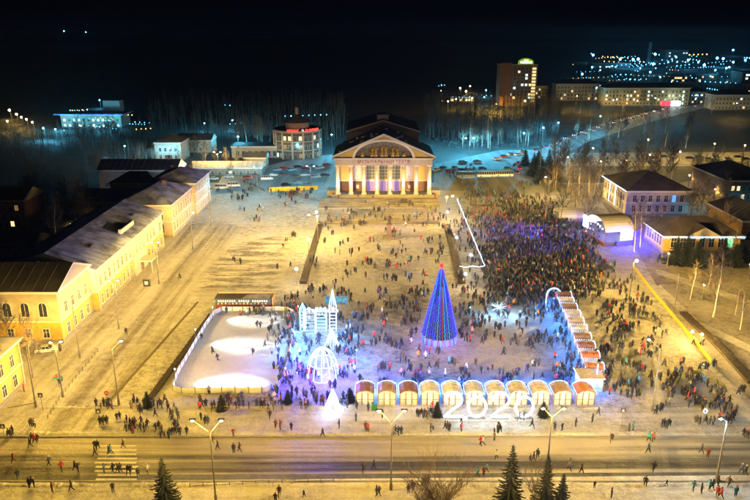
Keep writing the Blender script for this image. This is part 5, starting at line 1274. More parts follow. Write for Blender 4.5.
# small decorative spruces at the ends of the year sign
for x, b_, t_, r_, lab in ((437,417,402,4.5,'small fir at the left end of the lit year digits'),(543,417,402,5,'small fir at the right end of the lit year digits'),(350,402,388,5,'small fir left of the first chalet stall, lit blue'),(595,360,349,3.5,'small fir tree leaning behind the right stall row'),(148,408,392,4,'small fir among the crowd at the rink corner, left one'),(222,411,395,5,'small fir before the rink boards, nearer the middle'),(288,404,390,4,'small fir at the right front corner of the rink')):
    spruce(x,b_,t_,r_,lab,50+x,4)
# the bare bush at the bottom middle and tree by the yellow house
def bush(px, pb, h, r, label, nst=22, seed=3, m=M_twig):
    rs = random.Random(seed); p = G(px,pb); t = thing('bare_bush', label, 'bush', (p.x,p.y,0)); b = MB()
    for k in range(nst):
        a = rs.uniform(0,2*PI); q = Vector((0,0,0)); d = Vector((math.cos(a)*r/h*.5,math.sin(a)*r/h*.5,1)).normalized(); L = h/4
        for s in range(4):
            q2 = q + d*L*rs.uniform(.8,1.1); b.tube(q,q2,.05*(1-s/5),.05*(1-(s+1)/5),3,caps=False)
            for _ in range(4):
                aa = rs.uniform(0,2*PI); dd = (d + Vector((math.cos(aa),math.sin(aa),.2))*.6).normalized(); q3 = q2 + dd*L*rs.uniform(.5,1.0); b.tube(q2,q3,.022,.014,3,caps=False)
                for _ in range(2):
                    aa = rs.uniform(0,2*PI); dd2 = (dd + Vector((math.cos(aa),math.sin(aa),.3))*.6).normalized(); b.tube(q3,q3+dd2*L*.6,.014,.01,3,caps=False)
            d = (d + Vector((math.cos(a)*.1,math.sin(a)*.1,0)) + Vector((rs.uniform(-.15,.15),rs.uniform(-.15,.15),0))).normalized(); q = q2
    b.build('branches', m, t); return t
bush(440,512,7.0,6.5,'wide bare bush at the bottom edge left of the tall spruce',34,5); bush(534,500,5.0,3.5,'thin bare bush between the bottom spruces',12,6); bush(422,508,4.5,3.5,'low bare bush beside the wide one at the bottom edge',14,8)
p = G(33,378); bare_tree(p.x,p.y,12.5,'spreading bare tree by the corner of the arched window house',1)
p = G(8,350); bare_tree(p.x,p.y,10,'bare tree at the left edge in front of the arched window house',3)
# birches near the yellow hall
bl = [(690,300,262,'white birch in front of the spruces, left one'),(713,317,250,'tallest white birch on the park lawn'),(735,315,285,'short birch right of the tallest white birch'),(709,285,255,'thin birch behind the tallest white birch'),(730,262,230,'birch before the lit end window of the hall'),(740,330,292,'small birch at the right edge of the lawn')]
for (x,b_,t_,lab) in bl: q = G(x,b_); bare_tree(q.x,q.y,ztop(q.y,t_),lab,0 if x%2 else 2)
for (x,b_,t_,lab) in ((634,252,200,'tall birch right of the stage, left one of the pair'),(640,247,197,'tall birch right of the stage, right one of the pair'),(618,212,180,'bare tree at the left corner of the hip roof building'),(652,238,208,'bare birch before the windows of the hip roof building'),(661,240,205,'second bare birch before the hip roof building')): q = G(x,b_); bare_tree(q.x,q.y,ztop(q.y,t_),lab,2 if x > 630 else 3)
# groups of countable bare trees: (polygon box in photo px, n, height m, region words)
rs = random.Random(5)
groups = [((545,600,192,225),14,13,'between the bright park corner lamp and the marquee'),((552,640,168,192),22,14,'in the park beyond the stage'),((600,745,158,190),34,13,'along the dark park road'),((690,748,206,240),12,12,'around the yard behind the yellow hall'),((575,690,128,150),26,14,'between the car filled road and the park road'),((560,690,108,117),20,13,'in front of the far apartment blocks'),((700,745,108,116),8,12,'before the white classical block'),
          ((20,95,200,250),26,14,'in the dark yards left of the long building'),((0,60,262,285),6,11,'behind the arched window house'),((95,215,150,180),20,14,'around the blue lit house'),((225,275,138,150),12,16,'behind the long white house'),((195,255,168,180),5,10,'beside the low snowy pavilion'),((455,530,140,150),16,15,'at the forest foot behind the right parking lot'),((540,575,150,185),12,12,'at the bend of the road'),((60,150,128,150),18,13,'on the dark slope at left')]
for gi, ((x0,x1,y0,y1),n,hh,words) in enumerate(groups):
    ps = sorted((rs.uniform(x0,x1), rs.uniform(y0,y1)) for _ in range(n))
    for i, (x,y) in enumerate(ps):
        q = G(x,y); bare_tree(q.x,q.y,hh*rs.uniform(.75,1.2),'bare tree %s, %s from the left' % (words, ordinal(i)),group='bare trees '+words)
# dark forest masses (far off, read as one)
def forest(name, x0, x1, ya, yb, n, hh, m, seed):
    rs2 = random.Random(seed); b = MB()
    for k in range(n):
        px = rs2.uniform(x0,x1); py = ya + (yb-ya)*rs2.random()**1.3; q = G(px,py); h = hh*rs2.uniform(.7,1.15); r = h*rs2.uniform(.010,.016)
        lx, ly = rs2.uniform(-.6,.6), rs2.uniform(-.6,.6)
        b.tube(q,(q.x+lx,q.y+ly,h),r,r*.25,4,caps=False)
        for j in range(11):
            f = rs2.uniform(.22,1); z = h*f; a = rs2.uniform(0,2*PI); L = h*.26*(1.15-f)*rs2.uniform(.6,1.2); base = Vector((q.x+lx*f,q.y+ly*f,z))
            e = base+Vector((math.cos(a)*L,math.sin(a)*L,L*rs2.uniform(.2,.9))); b.tube(base,e,r*.34,.03,3,caps=False)
            for s in range(4):
                g = base.lerp(e, rs2.uniform(.35,1)); a2 = a+rs2.uniform(-1.1,1.1); e2 = g+Vector((math.cos(a2),math.sin(a2),rs2.uniform(0,1)))*L*.45; b.tube(g,e2,.035,.02,3,caps=False)
    o = b.build(name, m); return stuff(o)
o = forest('forest_mass', 425,560,104,142,560,15,M_twigf,1); tag(o,'dense dark forest of bare trunks behind the right parking lot','forest')
o = forest('forest_mass', 150,345,104,142,560,14,M_twig,2); tag(o,'dense dark forest behind the round building','forest')
o = forest('forest_mass', -10,160,135,190,420,10,M_twig,3); tag(o,'dark wooded slope at the left','forest')
o = forest('forest_mass', 545,760,78,104,500,13,M_twig,4); tag(o,'dark trees around the far apartment blocks','forest')
# snowy shrubs lit teal behind the right lot
def shrubs(name, box, n, seed, lab):
    rs2 = random.Random(seed); b = MB()
    for k in range(n):
        q = G(rs2.uniform(box[0],box[1]), rs2.uniform(box[2],box[3])); r = rs2.uniform(1.0,2.4)
        for j in range(46):
            v = Vector((rs2.gauss(0,1),rs2.gauss(0,1),abs(rs2.gauss(0,1)))).normalized()*r*rs2.uniform(.5,1); w = Vector((rs2.uniform(-1,1),rs2.uniform(-1,1),rs2.uniform(-1,1)))*.16; b.poly([q+v*.25, q+v+w, q+v-w])
    return tag(stuff(b.build(name, M_twigf)), lab, 'bushes')
shrubs('frosty_shrubs',(436,535,138,148),70,1,'frosty shrubs lit teal behind the right parking lot')
shrubs('frosty_shrubs',(690,750,176,200),40,2,'frosty shrubs in the yard behind the yellow hall')

# ================================================================== vehicles
CARP = [('white',(.70,.72,.74)),('silver',(.42,.43,.45)),('black',(.02,.02,.025)),('dark red',(.28,.02,.02)),('dark blue',(.03,.05,.16)),('grey',(.16,.17,.18)),('pale blue',(.30,.42,.52)),('green',(.03,.12,.07))]
M_cg = mat('car_window_glass', (.02,.025,.03), .08, var=0); M_tyre = mat('tyre', (.02,.02,.02), .9, var=0); M_rim = mat('wheel_rim', (.4,.4,.42), .4, .5, var=0)
M_hl = glow('headlight_on', (1,.95,.8), 14); M_tl = glow('taillight_on', (1,.03,.02), 9); M_hl0 = mat('headlight_off', (.6,.62,.65), .2, var=0); M_tl0 = mat('taillight_off', (.3,.02,.02), .3, var=0)
def car_meshes(kind):
    if kind == 'car':
        L, Wd = 4.4, 1.76; side = [(-2.2,.35),(2.2,.35),(2.2,.72),(2.05,.86),(1.15,.98),(.0,1.02),(-1.9,1.04),(-2.2,.85)]; cab = [(1.05,.98),(.45,1.44),(-1.15,1.46),(-1.95,1.03)]; wx = (1.38,-1.36); wr = .33
    elif kind == 'van':
        L, Wd = 5.4, 2.0; side = [(-2.7,.4),(2.7,.4),(2.7,1.05),(2.2,1.25),(1.9,1.3),(-2.7,1.3)]; cab = [(1.95,1.3),(1.35,2.15),(-2.65,2.2),(-2.7,1.3)]; wx = (1.75,-1.7); wr = .36
    else:
        L, Wd = 8.6, 2.4; side = [(-4.3,.4),(4.3,.4),(4.3,1.35),(-4.3,1.35)]; cab = [(4.28,1.35),(4.05,2.75),(-4.25,2.75),(-4.3,1.35)]; wx = (2.8,-2.6); wr = .48
    bd = MB().xprism(side, -Wd/2, Wd/2); 
    def inset(p, f): return p
    gl = MB(); rb = MB(); y = Wd/2-.04; yt = Wd/2-(.22 if kind == 'car' else .08)
    z0 = cab[0][1]; z1 = cab[1][1]
    A = [(cab[0][0],-y,cab[0][1]),(cab[1][0],-yt,cab[1][1]),(cab[2][0],-yt,cab[2][1]),(cab[3][0],-y,cab[3][1])]; B = [(p[0],-p[1],p[2]) for p in A]
    gl.poly(A); gl.poly(B[::-1]); 
    for i in (0,2): gl.poly([A[i],B[i],B[i+1],A[i+1]])
    rf = MB(); rf.poly([A[1],B[1],B[2],A[2]]); rf.bx(cab[2][0]+.08,-yt+.05,z1+.0,cab[1][0]-.05,yt-.05,z1+.05)
    npil = 3 if kind == 'car' else 4 if kind == 'van' else 8
    for sg in (-1,1):
        for k in range(npil+1):
            f = k/npil; xb = cab[3][0]+(cab[0][0]-cab[3][0])*f; xt = cab[2][0]+(cab[1][0]-cab[2][0])*f
            rf.tube((xb,sg*(y+.01),z0),(xt,sg*(yt+.01),z1),.05,n=4)
    wh = MB().tube((0,-.12,0),(0,.12,0),wr,n=12); rm = MB().tube((0,-.135,0),(0,.135,0),wr*.58,n=8)
    hl = MB().bx(L/2-.04,-.16,-.08,L/2+.03,.16,.08)
    tl = MB().bx(-L/2-.03,-.14,-.1,-L/2+.04,.14,.1)
    return dict(body=bd, glass=gl, roof=rf, wheel=wh, rim=rm, hl=hl, tl=tl, wx=wx, W=Wd, wr=wr, L=L)
VM = {}
def vehicle_proto(kind, ci, lights):
    key = (kind, ci, lights)
    if key in VM: return VM[key]
    kk = ('m', kind)
    if kk not in VM: VM[kk] = {k: v for k, v in car_meshes(kind).items()}
    c = VM[kk]; nm, rgb = CARP[ci]; pm = mat('car_paint_'+nm.replace(' ','_'), rgb, .35, .1, var=0)
    VM[key] = dict(body=c['body'].mesh('body', pm), roof=c['roof'].mesh('roof', pm), glass=c['glass'].mesh('windows', M_cg), wheel=c['wheel'].mesh('wheel', M_tyre), rim=c['rim'].mesh('rim', M_rim),
        hl=c['hl'].mesh('headlight', M_hl if lights else M_hl0), tl=c['tl'].mesh('taillight', M_tl if lights else M_tl0), c=c); return VM[key]
def vehicle(kind, x, y, rz, ci, label, lights=False, group='parked cars', full=True):
    P_ = vehicle_proto(kind, ci, lights); c = P_['c']; cat = {'car':'car','van':'van','bus':'bus'}[kind]
    t = thing({'car':'parked_car' if not lights else 'driving_car','van':'van','bus':'bus'}[kind], label, cat, (x,y,.03), rz, group)
    put('body',P_['body'],t); put('roof',P_['roof'],t); put('windows',P_['glass'],t)
    zl = .66 if kind == 'car' else .8
    for sg in (-1,1):
        put('headlight',P_['hl'],t,(0,sg*c['W']*.36,zl)); put('taillight',P_['tl'],t,(0,sg*c['W']*.38,zl+.05))
        if full:
            for wx in c['wx']: w = put('wheel',P_['wheel'],t,(wx,sg*(c['W']/2-.11),c['wr'])); put('rim',P_['rim'],w)
    return t
def car_row(pts_, words, kind='car', rz=None, lights=False, group=None, cols_=None, jit=.15, full=True):
    for i, q_ in enumerate(pts_):
        px, py = q_[0], q_[1]; q = G(px,py); ci = (cols_[i] if cols_ else rs.choice((0,1,2,5,5,2,4,3,6,1))); 
        vehicle(kind,q.x,q.y,(rz if rz is not None else q_[2])+rs.uniform(-jit,jit),ci,'%s %s %s, %s from the left' % (CARP[ci][0],{'car':'car','van':'van','bus':'small bus'}[kind],words,ordinal(i)),lights,group or kind+'s '+words,full)
q = G(47,352); vehicle('car',q.x,q.y,.25,0,'white car parked in front of the arched window house',full=True); q = G(22,347); vehicle('car',q.x,q.y,.1,1,'silver car parked left of the white one at the arched window house')
q = G(36,383+0); 
car_row([(214,180),(229,178)],'waiting beside the tall warm lamps','car',.1,cols_=[0,0])
car_row([(222,189),(234,187)],'standing on the teal lit forecourt','van',.15,cols_=[0,0])
q = G(267,180); vehicle('van',q.x,q.y,.1,0,'white box van parked before the yellow board fence')
car_row([(247,179),(256,177)],'queueing beside the box van','car',.3,lights=True,cols_=[3,5])
car_row([(277,171),(284,169.5),(292,171),(298,168),(306,170),(313,167),(320,169),(327,166)],'in the back row of the left parking lot',rz=.5)
car_row([(274,176),(283,176),(296,177),(305,176),(316,178),(325,176)],'in the front row of the left parking lot',rz=.2)
car_row([(286,186),(298,184),(307,186)],'behind the yellow board fence',rz=.0,full=False); q=G(293,194.5); vehicle('car',q.x,q.y,0,2,'black car parked in front of the yellow board fence')
car_row([(437,171),(443,169),(449,172),(455,169),(461,171),(468,170.5)],'packed into the right parking lot corner',rz=.9)
car_row([(463,163),(477,162.5)],'behind the packed corner of the right parking lot',rz=.1,cols_=[2,4]); q=G(482,169.5); vehicle('car',q.x,q.y,.1,4,'dark blue car alone in the middle of the right parking lot'); q=G(508,169.5); vehicle('car',q.x,q.y,.0,7,'green car parked behind the third small bus')
car_row([(465,177.5),(486,177),(503.5,176.5)],'at the stop beyond the square','bus',.02,cols_=[5,0,0],jit=.02)
car_row([(497,160),(504,157.5),(511,155),(518,155.5),(524,152.5)],'driving out of the right parking lot',rz=.5,lights=True,cols_=[0,3,1,0,5])
car_row([(518,164,1.5),(519,169,1.5),(517,173.5,1.5)],'queueing with red taillights beside the buses',lights=True,cols_=[3,3,2])
rp = [(535,150.5),(545,147),(553,144.6),(561,142),(570,139),(578,136),(586,133.5),(594,131),(602,128.5),(610,126.5),(618,124),(626,121.8),(634,119.5),(642,117.3),(650,115.2),(659,113),(668,111),(677,109.3),(686,107.8),(695,106.6)]
car_row([(x+rs.uniform(-1,1),y) for x,y in rp],'on the near lane of the long curving road',rz=1.15,lights=True,jit=.05,full=False)
car_row([(x+4,y-3.4) for x,y in rp[3:17]],'on the far lane of the long curving road',rz=1.15+PI,lights=True,jit=.05,full=False)
car_row([(706+6*i,107.5+.2*i) for i in range(8)],'in the row below the white classical block',rz=.4,cols_=None,full=False,lights=True)
car_row([(x,y) for x,y in ((655,159),(664,157.5),(690,159),(699,158),(708,160),(716,158),(728,160),(738,158),(746,160))],'beside the warm lamps of the park road',rz=.2,full=False)
car_row([(30,208),(38,210),(49,206),(62,207),(73,208)],'in the dark yard at the left',rz=.3,full=False)
car_row([(98,158),(105,159),(112,161),(119,162)],'on the teal lit slope at left',rz=1.2,full=False)
for i,(x,y,pw_) in enumerate(((540,146,1500),(590,130,2200),(628,119,2200),(664,110,2600))):
    pass
# ================================================================== people
def person_material():
    m = bpy.data.materials.new('coat_cloth'); m.use_nodes = True; N = m.node_tree.nodes; L = m.node_tree.links; b = N['Principled BSDF']
    oi = N.new('ShaderNodeObjectInfo'); no = N.new('ShaderNodeTexNoise'); no.inputs['Scale'].default_value = 5; tc = N.new('ShaderNodeTexCoord'); mx = N.new('ShaderNodeMix'); mx.data_type = 'RGBA'; mx.blend_type = 'MULTIPLY'; mx.inputs[0].default_value = .5
    L.new(tc.outputs['Object'], no.inputs[0]); L.new(oi.outputs['Color'], mx.inputs[6]); L.new(no.outputs[0], mx.inputs[7]); L.new(mx.outputs[2], b.inputs['Base Color']); b.inputs['Roughness'].default_value = .85
    return m
M_coat = person_material(); M_trou = mat('dark_trousers', (.025,.027,.035), .9, var=.2, scale=4); M_skin = mat('winter_skin', (.36,.21,.15), .6, var=0); M_boot = mat('boots', (.02,.018,.016), .7, var=0); M_hatk = [mat('hat_dark',(.02,.02,.025),.9,var=0), mat('hat_red',(.35,.03,.03),.9,var=0), mat('hat_white',(.55,.55,.56),.9,var=0), mat('hair_brown',(.09,.05,.03),.8,var=0)]
def person_mesh(name, hipL, kneeL, footL, hipR, kneeR, footR, elbL, hanL, elbR, hanR, lean=(0,0), sub=1, coat_len=.78):
    V = []; E = []; Rr = []
    def a(p, r, par=None):
        V.append(p); Rr.append(r); i = len(V)-1
        if par is not None: E.append((par, i))
        return i
    lx, ly = lean
    pel = a((0,0,.95),(.165,.13)); ch1 = a((lx*.4,ly*.4,1.18),(.165,.13),pel); ch = a((lx*.8,ly*.8,1.38),(.17,.125),ch1); nk = a((lx,ly,1.50),(.065,.065),ch); h1 = a((lx,ly-.01,1.57),(.085,.095),nk); h2 = a((lx,ly-.02,1.66),(.095,.105),h1); h3 = a((lx,ly-.01,1.74),(.06,.065),h2)
    for sg, hip, kn, ft in ((-1,hipL,kneeL,footL),(1,hipR,kneeR,footR)):
        a1 = a((sg*.10,hip,.84),(.115,.12),pel); a2 = a((sg*.11,kn[0],kn[1]),(.075,.08),a1); a3 = a((sg*.11,ft[0],ft[1]+.09),(.052,.055),a2); a4 = a((sg*.12,ft[0]-.14,ft[1]+.04),(.045,.04),a3)
    for sg, el, hn in ((-1,elbL,hanL),(1,elbR,hanR)):
        s1 = a((sg*.19+lx*.85,ly*.85,1.41),(.07,.07),ch); s2 = a((sg*(.25+el[0])+lx*.6,el[1],el[2]),(.058,.058),s1); s3 = a((sg*(.25+hn[0])+lx*.6,hn[1],hn[2]),(.042,.042),s2); s4 = a((sg*(.25+hn[0])+lx*.6,hn[1]-.05,hn[2]-.06),(.035,.03),s3)
    me = bpy.data.meshes.new('tmp'); me.from_pydata(V, E, []); o = bpy.data.objects.new('tmp', me); col.objects.link(o)
    sk = o.modifiers.new('s','SKIN'); sk.use_smooth_shade = True
    for i, r in enumerate(Rr): me.skin_vertices[0].data[i].radius = r
    me.skin_vertices[0].data[0].use_root = True
    if sub: ss = o.modifiers.new('u','SUBSURF'); ss.levels = sub; ss.render_levels = sub
    bpy.context.view_layer.update(); dg = bpy.context.evaluated_depsgraph_get(); out = bpy.data.meshes.new_from_object(o.evaluated_get(dg)); bpy.data.objects.remove(o)
    out.name = name; out.materials.clear()
    for m in (M_coat, M_trou, M_skin, M_boot): out.materials.append(m)
    mi = []
    for p in out.polygons:
        c = p.center; z = c.z
        if z > 1.52 and c.y < ly-.05 and z < (1.70 if sub else 1.62): mi.append(2)
        elif z > 1.50: mi.append(0)
        elif z < .13: mi.append(3)
        elif z < coat_len: mi.append(1)
        else: mi.append(0)
    out.polygons.foreach_set('material_index', mi)
    return out
POSE = {
 'standing': ((0),(0,.48),(0,0),(0),(0,.48),(0,0),(.02,.02,1.13),(.0,-.06,.90),(.02,.02,1.13),(.0,-.06,.90)),
 'standing with feet apart': ((0),(-.03,.48),(.05,0),(0),(.05,.48),(-.08,0),(.06,.03,1.15),(-.10,-.22,1.08),(.06,.03,1.15),(-.10,-.22,1.10)),
 'walking': ((-.03),(-.20,.50),(-.32,.0),(.03),(.10,.47),(.34,.08),(.03,.14,1.15),(.02,.10,.90),(.03,-.10,1.15),(.0,-.26,.98)),
 'striding': ((.03),(.14,.47),(.42,.12),(-.03),(-.26,.52),(-.38,.0),(.04,-.16,1.16),(.0,-.36,1.04),(.04,.18,1.16),(.02,.20,.92)),
 'taking a picture with raised arms': ((0),(0,.48),(0,0),(0),(0,.48),(0,0),(.02,-.18,1.28),(-.14,-.36,1.50),(.02,-.18,1.28),(-.14,-.36,1.50)),
 'skating bent forward': ((.0),(-.18,.50),(-.10,.0),(.02),(.0,.48),(.46,.16),(.12,.05,1.10),(.16,.16,.95),(.10,-.18,1.10),(.08,-.40,1.0)),
}
PM = {}; PLOW = {}
for i, (k, v) in enumerate(POSE.items()):
    lean = (0,-.16) if 'skating' in k else (0,-.03) if k in ('walking','striding') else (0,0)
    PM[k] = person_mesh('person', *v, lean=lean, sub=1, coat_len=.62 if i in (0,3) else .82); PLOW[k] = person_mesh('person_far', *v, lean=lean, sub=0, coat_len=.62 if i in (0,3) else .82)
hatm = []
for m in M_hatk: b = MB(); b.ball((0,.005,1.70),.118,10,6,sz=.85); b.ball((0,.0,1.80),.035,6,4); hatm.append(b.mesh('hat', m, True))
bagm = MB().bx(-.15,.10,1.02,.15,.26,1.40).mesh('backpack', mat('backpack_cloth',(.06,.07,.09),.8,var=0)); scm = MB().tube((0,0,1.44),(0,0,1.52),.115,.10,10).mesh('scarf', M_hatk[1])
COATS = [('black',(.016,.016,.02)),('black',(.02,.02,.024)),('black',(.014,.013,.014)),('dark navy',(.02,.03,.07)),('dark grey',(.06,.06,.065)),('dark brown',(.07,.04,.025)),('dark blue',(.03,.06,.17)),('grey',(.20,.20,.21)),('bright red',(.60,.04,.04)),('dark red',(.25,.03,.03)),('white',(.75,.74,.72)),('beige',(.45,.36,.26)),('turquoise',(.05,.40,.50)),('orange',(.75,.22,.05)),('blue',(.06,.20,.55)),('olive green',(.10,.11,.05)),('purple',(.16,.05,.20)),('pink',(.60,.22,.30))]
CW = [13,12,11,8,8,5,4,2.6,1.3,1.5,.9,1.0,.4,.5,.8,1.5,.5,.4]
# explicit clusters near the viewer: (photo x, photo y of feet, count[, coat])
near = [(10,438,2),(13,436,1),(33,427,3),(35,443,3),(31,447,1),(14,462,1,'dark red'),(18,478,1),(50,466,1),(62,470,1,'bright red'),(77,472,2),(32,487,3),(53,494,1),(72,492,1),(97,449,2),(96,456,1,'dark brown'),(104,425,4),(107,407,3),(99,408,3),(112,410,3),(119,421,2),(117,473,4),(104,474,1),(130,475,2),(138,477,1),(148,473,1,'white'),(124,448,1),(110,455,2),(113,492,1),(134,405,1),(138,406,1),(143,405,1),(24,381,0),(24,391,1),(61,351,1),(126,334,1),(180,279,1),(61,384,2),
 (234,436,1,'dark red'),(236,436,1),(270,419,1),(276,428,1),(280,429,1),(291,430,1),(324,437,2),(339,428,1),(356,421,1,'dark blue'),(367,431,2),(213,443,1),(207,425,2),(201,420,1),(235,453,2),(218,450,1),(382,418,1,'olive green'),(396,435,3),(363,474,1),(374,471,1),(279,496,1),(304,497,1,'dark blue'),(378,497,2),(276,503,1),(368,412,1),(240,452,1),
 (400,436,2),(433,432,3),(447,431,3),(461,432,1,'bright red'),(461,424,1),(449,429,1,'dark blue'),(497,434,3),(498,428,1),(494,441,1),(519,421,1,'grey'),(523,421,1,'dark blue'),(533,428,2),(554,431,1),(562,431,1),(576,428,1),(481,446,1,'bright red'),(483,446,1,'white'),(496,459,1,'white'),(478,477,1,'turquoise'),(483,477,1,'dark red'),(487,473,1,'turquoise'),(533,461,3),(537,458,1,'dark blue'),(570,469,1),(408,494,1),(414,489,3),(425,486,3),(418,418,2),(424,418,3),(429,417,2,'blue'),(432,411,1,'bright red'),
 (592,424,1),(598,416,1),(629,432,1),(633,432,1,'turquoise'),(655,414,2),(661,412,2),(667,406,2),(663,427,2),(668,428,2),(696,424,1),(699,425,1),(649,442,1,'turquoise'),(653,442,1,'orange'),(648,454,1),(653,471,1),(611,443,1),(701,453,1),(707,458,1,'dark red'),(569,470,1),(581,474,1),(594,489,1),(645,487,1),(666,487,1),(694,492,2,'turquoise'),(701,494,1),(711,490,2,'turquoise'),(717,497,1,'bright red'),(721,498,1,'bright red'),(718,487,1),(728,487,1),(741,473,1,'dark blue'),(745,476,1),(743,437,1),(747,438,1),(611,499,1),(735,497,1,'turquoise'),
 (714,421,1,'bright red'),(719,421,1,'bright red'),(726,424,2),(732,420,2),(725,413,2),(712,410,3),(703,412,2),(698,404,3),(716,402,2),(722,397,2),(739,394,2),(742,393,2),(688,400,1,'dark red'),(711,426,2),(705,424,1),
 (668,413,0),(664,366,1),(693,346,1),(702,345,1),(715,366,2),(706,370,2),(699,372,1),(680,364,1),(683,363,1),(662,338,1),(666,336,1),
 (622,365,1),(627,366,2),(633,368,1),(629,387,2),(637,385,2),(638,397,2),(634,390,2),(651,386,1),(643,373,2,'dark red'),(621,387,1),(624,386,1),(606,387,1,'dark blue'),(606,383,1,'dark red'),(609,395,1,'bright red'),(596,389,1,'blue'),(612,367,1),(602,351,2),(605,349,2,'orange'),(617,342,1),(620,348,2),(631,348,2),(638,355,3),(643,351,1,'bright red'),(649,357,2),(658,352,2,'olive green'),(665,363,1,'orange'),(599,401,0),
 (472,375,0),(476,366,1),(481,374,1),(489,371,2),(493,371,1),(503,374,1),(513,374,1),(517,375,1,'pale'),(527,371,2),(534,366,2),(537,367,2),(539,366,1),(534,380,1),(542,377,1),(555,359,1,'bright red'),(557,370,1,'orange'),(502,383,2),(509,381,2),(463,373,3),(466,371,1,'white'),(445,376,1,'white'),(447,376,1,'orange'),(429,377,1),(437,368,2),(400,363,1),(417,367,0),(418,357,1,'orange'),(426,360,1),(383,370,3),(378,371,1,'dark red'),(390,371,1,'dark red'),(403,377,2),(410,371,2),(413,384,2),(419,380,2),(382,385,3),(387,383,1,'dark red'),(397,349,3),(393,348,2),(401,346,1),
 (459,389,4),(466,388,3,'dark blue'),(460,384,2,'beige')]
people = []   # x, y, coat index, pose, zone words
def coat_pick(rs_, name=None):
    if name:
        for i, c in enumerate(COATS):
            if c[0] == name: return i
    return rs_.choices(range(len(COATS)), CW)[0]
rs = random.Random(21)
def zone_of(px, py):
    if py > 481: return 'on the near pavement'
    if py > 438: return 'on the front road'
    if py > 412 and px < 190: return 'in the street corner crowd' if px > 120 else 'on the left pavement'
    if py > 409 and px < 600: return 'on the snow before the fence' if px < 350 else 'before the chalet stalls'
    if px < 190: return 'on the left street' if px < 118 else 'in the street corner crowd'
    if px < 300: return 'beside the rink'
    if px > 600: return 'in the loose crowd behind the stalls' if py < 385 else 'in the lower right crowd'
    if px < 362: return 'around the light dome'
    if px > 560: return 'at the side stall row'
    return 'before the big tree'
def add(x, y, c=None, pose=None, zone=None, ang=None):
    p = G(x, y)
    people.append((p.x, p.y, coat_pick(rs, c), pose or rs.choices(list(POSE)[:5], (5,4,4,3,1))[0], zone or zone_of(x,y), ang if ang is not None else rs.uniform(0,2*PI)))
for c in near:
    x, y, n = c[:3]; cc = c[3] if len(c) > 3 else None; a = rs.uniform(0,2*PI)
    for k in range(n):
        add(x + (k-(n-1)/2)*2.5 + rs.uniform(-.5,.5), y + rs.uniform(-1.2,1.2), cc if k == 0 else None, ang=a+rs.uniform(-.6,.6), pose=('walking' if 438<y<481 and rs.random()<.8 else None))
def inside(x, y, poly):
    c = False; j = len(poly)-1
    for i in range(len(poly)):
        if (poly[i][1] > y) != (poly[j][1] > y) and x < (poly[j][0]-poly[i][0])*(y-poly[i][1])/(poly[j][1]-poly[i][1])+poly[i][0]: c = not c
        j = i
    return c
def crowd(poly, n, zone=None, cl=2.4, face=None, pose=None, bias=None):
    xs_ = [p[0] for p in poly]; ys_ = [p[1] for p in poly]; made = 0; tries = 0
    while made < n and tries < n*60:
        tries += 1; x = rs.uniform(min(xs_),max(xs_)); y = rs.uniform(min(ys_),max(ys_))
        if not inside(x,y,poly): continue
        if bias and rs.random() > bias(x,y): continue
        k = max(1, min(6, int(rs.expovariate(1/cl)+.7))); s = (y-32)/330; a = rs.uniform(0,2*PI)
        for j in range(k):
            if made >= n: break
            xx = x+rs.gauss(0,1)*(11 if bias else 3.2)*s; yy = y+rs.gauss(0,1)*(8 if bias else 1.9)*s
            add(xx, yy, zone=zone, ang=(face+rs.gauss(0,.35) if face is not None else a+rs.gauss(0,.8)), pose=pose); made += 1
FACE_STAGE = -2.0
crowd([(127,402),(188,403),(190,436),(160,440),(124,428)],64,cl=3)
crowd([(190,399),(302,399),(302,411),(190,412)],40,'behind the yellow rail fence',cl=3)
crowd([(658,384),(672,370),(702,380),(700,402),(690,402),(662,396)],46)
crowd([(690,380),(720,388),(745,392),(738,412),(728,426),(700,420),(690,405)],34)
crowd([(598,300),(640,300),(664,345),(650,400),(612,400),(598,350)],70)
crowd([(590,268),(625,265),(650,300),(660,330),(600,335),(588,290)],80)
dense = [(468,196),(505,193),(560,208),(592,232),(600,262),(606,272),(585,298),(545,304),(505,292),(478,280),(462,250),(456,215)]
crowd(dense,2300,'in the dense concert crowd',cl=1.2,face=FACE_STAGE,bias=lambda x,y: 1.0 if x > 485 else .55)
crowd([(455,275),(520,288),(560,300),(556,345),(500,348),(460,345)],230)
crowd([(345,268),(430,258),(424,345),(362,352),(342,345)],170)
crowd([(272,300),(352,302),(358,400),(300,404),(272,400)],200,'around the light dome',cl=2)
crowd([(300,398),(352,398),(352,408),(300,410)],24,'at the blazing cone')
crowd([(312,216),(455,216),(455,262),(305,292)],150)
crowd([(322,204),(440,204),(440,222),(322,222)],70,'on the terrace below the theatre',cl=1.5)
crowd([(330,193),(440,193),(440,199),(330,199)],24,'on the theatre steps',cl=1.5)
crowd([(225,192),(318,190),(318,206),(232,208)],70)
crowd([(230,208),(300,208),(290,296),(232,290)],24)
crowd([(465,183),(540,184),(535,200),(470,198)],90)
crowd([(440,165),(525,165),(545,185),(450,188)],30)
crowd([(212,180),(262,186),(255,194),(215,194)],14)
crowd([(366,352),(560,352),(572,380),(364,382)],34,'before the big tree',cl=1.5)
crowd([(548,335),(572,345),(584,382),(556,382)],46,'at the side stall row',cl=2.5)
crowd([(548,300),(562,305),(572,335),(556,340)],30)
crowd([(615,285),(640,285),(655,320),(625,322)],26)
crowd([(612,150),(612,151),(640,240)],0)
crowd([(215,312),(292,312),(293,316),(214,317)],16,'at the far rink boards',cl=2)
crowd([(288,318),(297,318),(291,385),(280,385)],34,'at the right rink boards',cl=2.5)
crowd([(640,232),(680,262),(650,272),(632,258)],6)
crowd([(355,384),(600,384),(600,386),(355,386)],16)
crowd([(280,292),(350,288),(360,300),(290,302)],34)
crowd([(395,250),(440,250),(440,262),(395,262)],14)
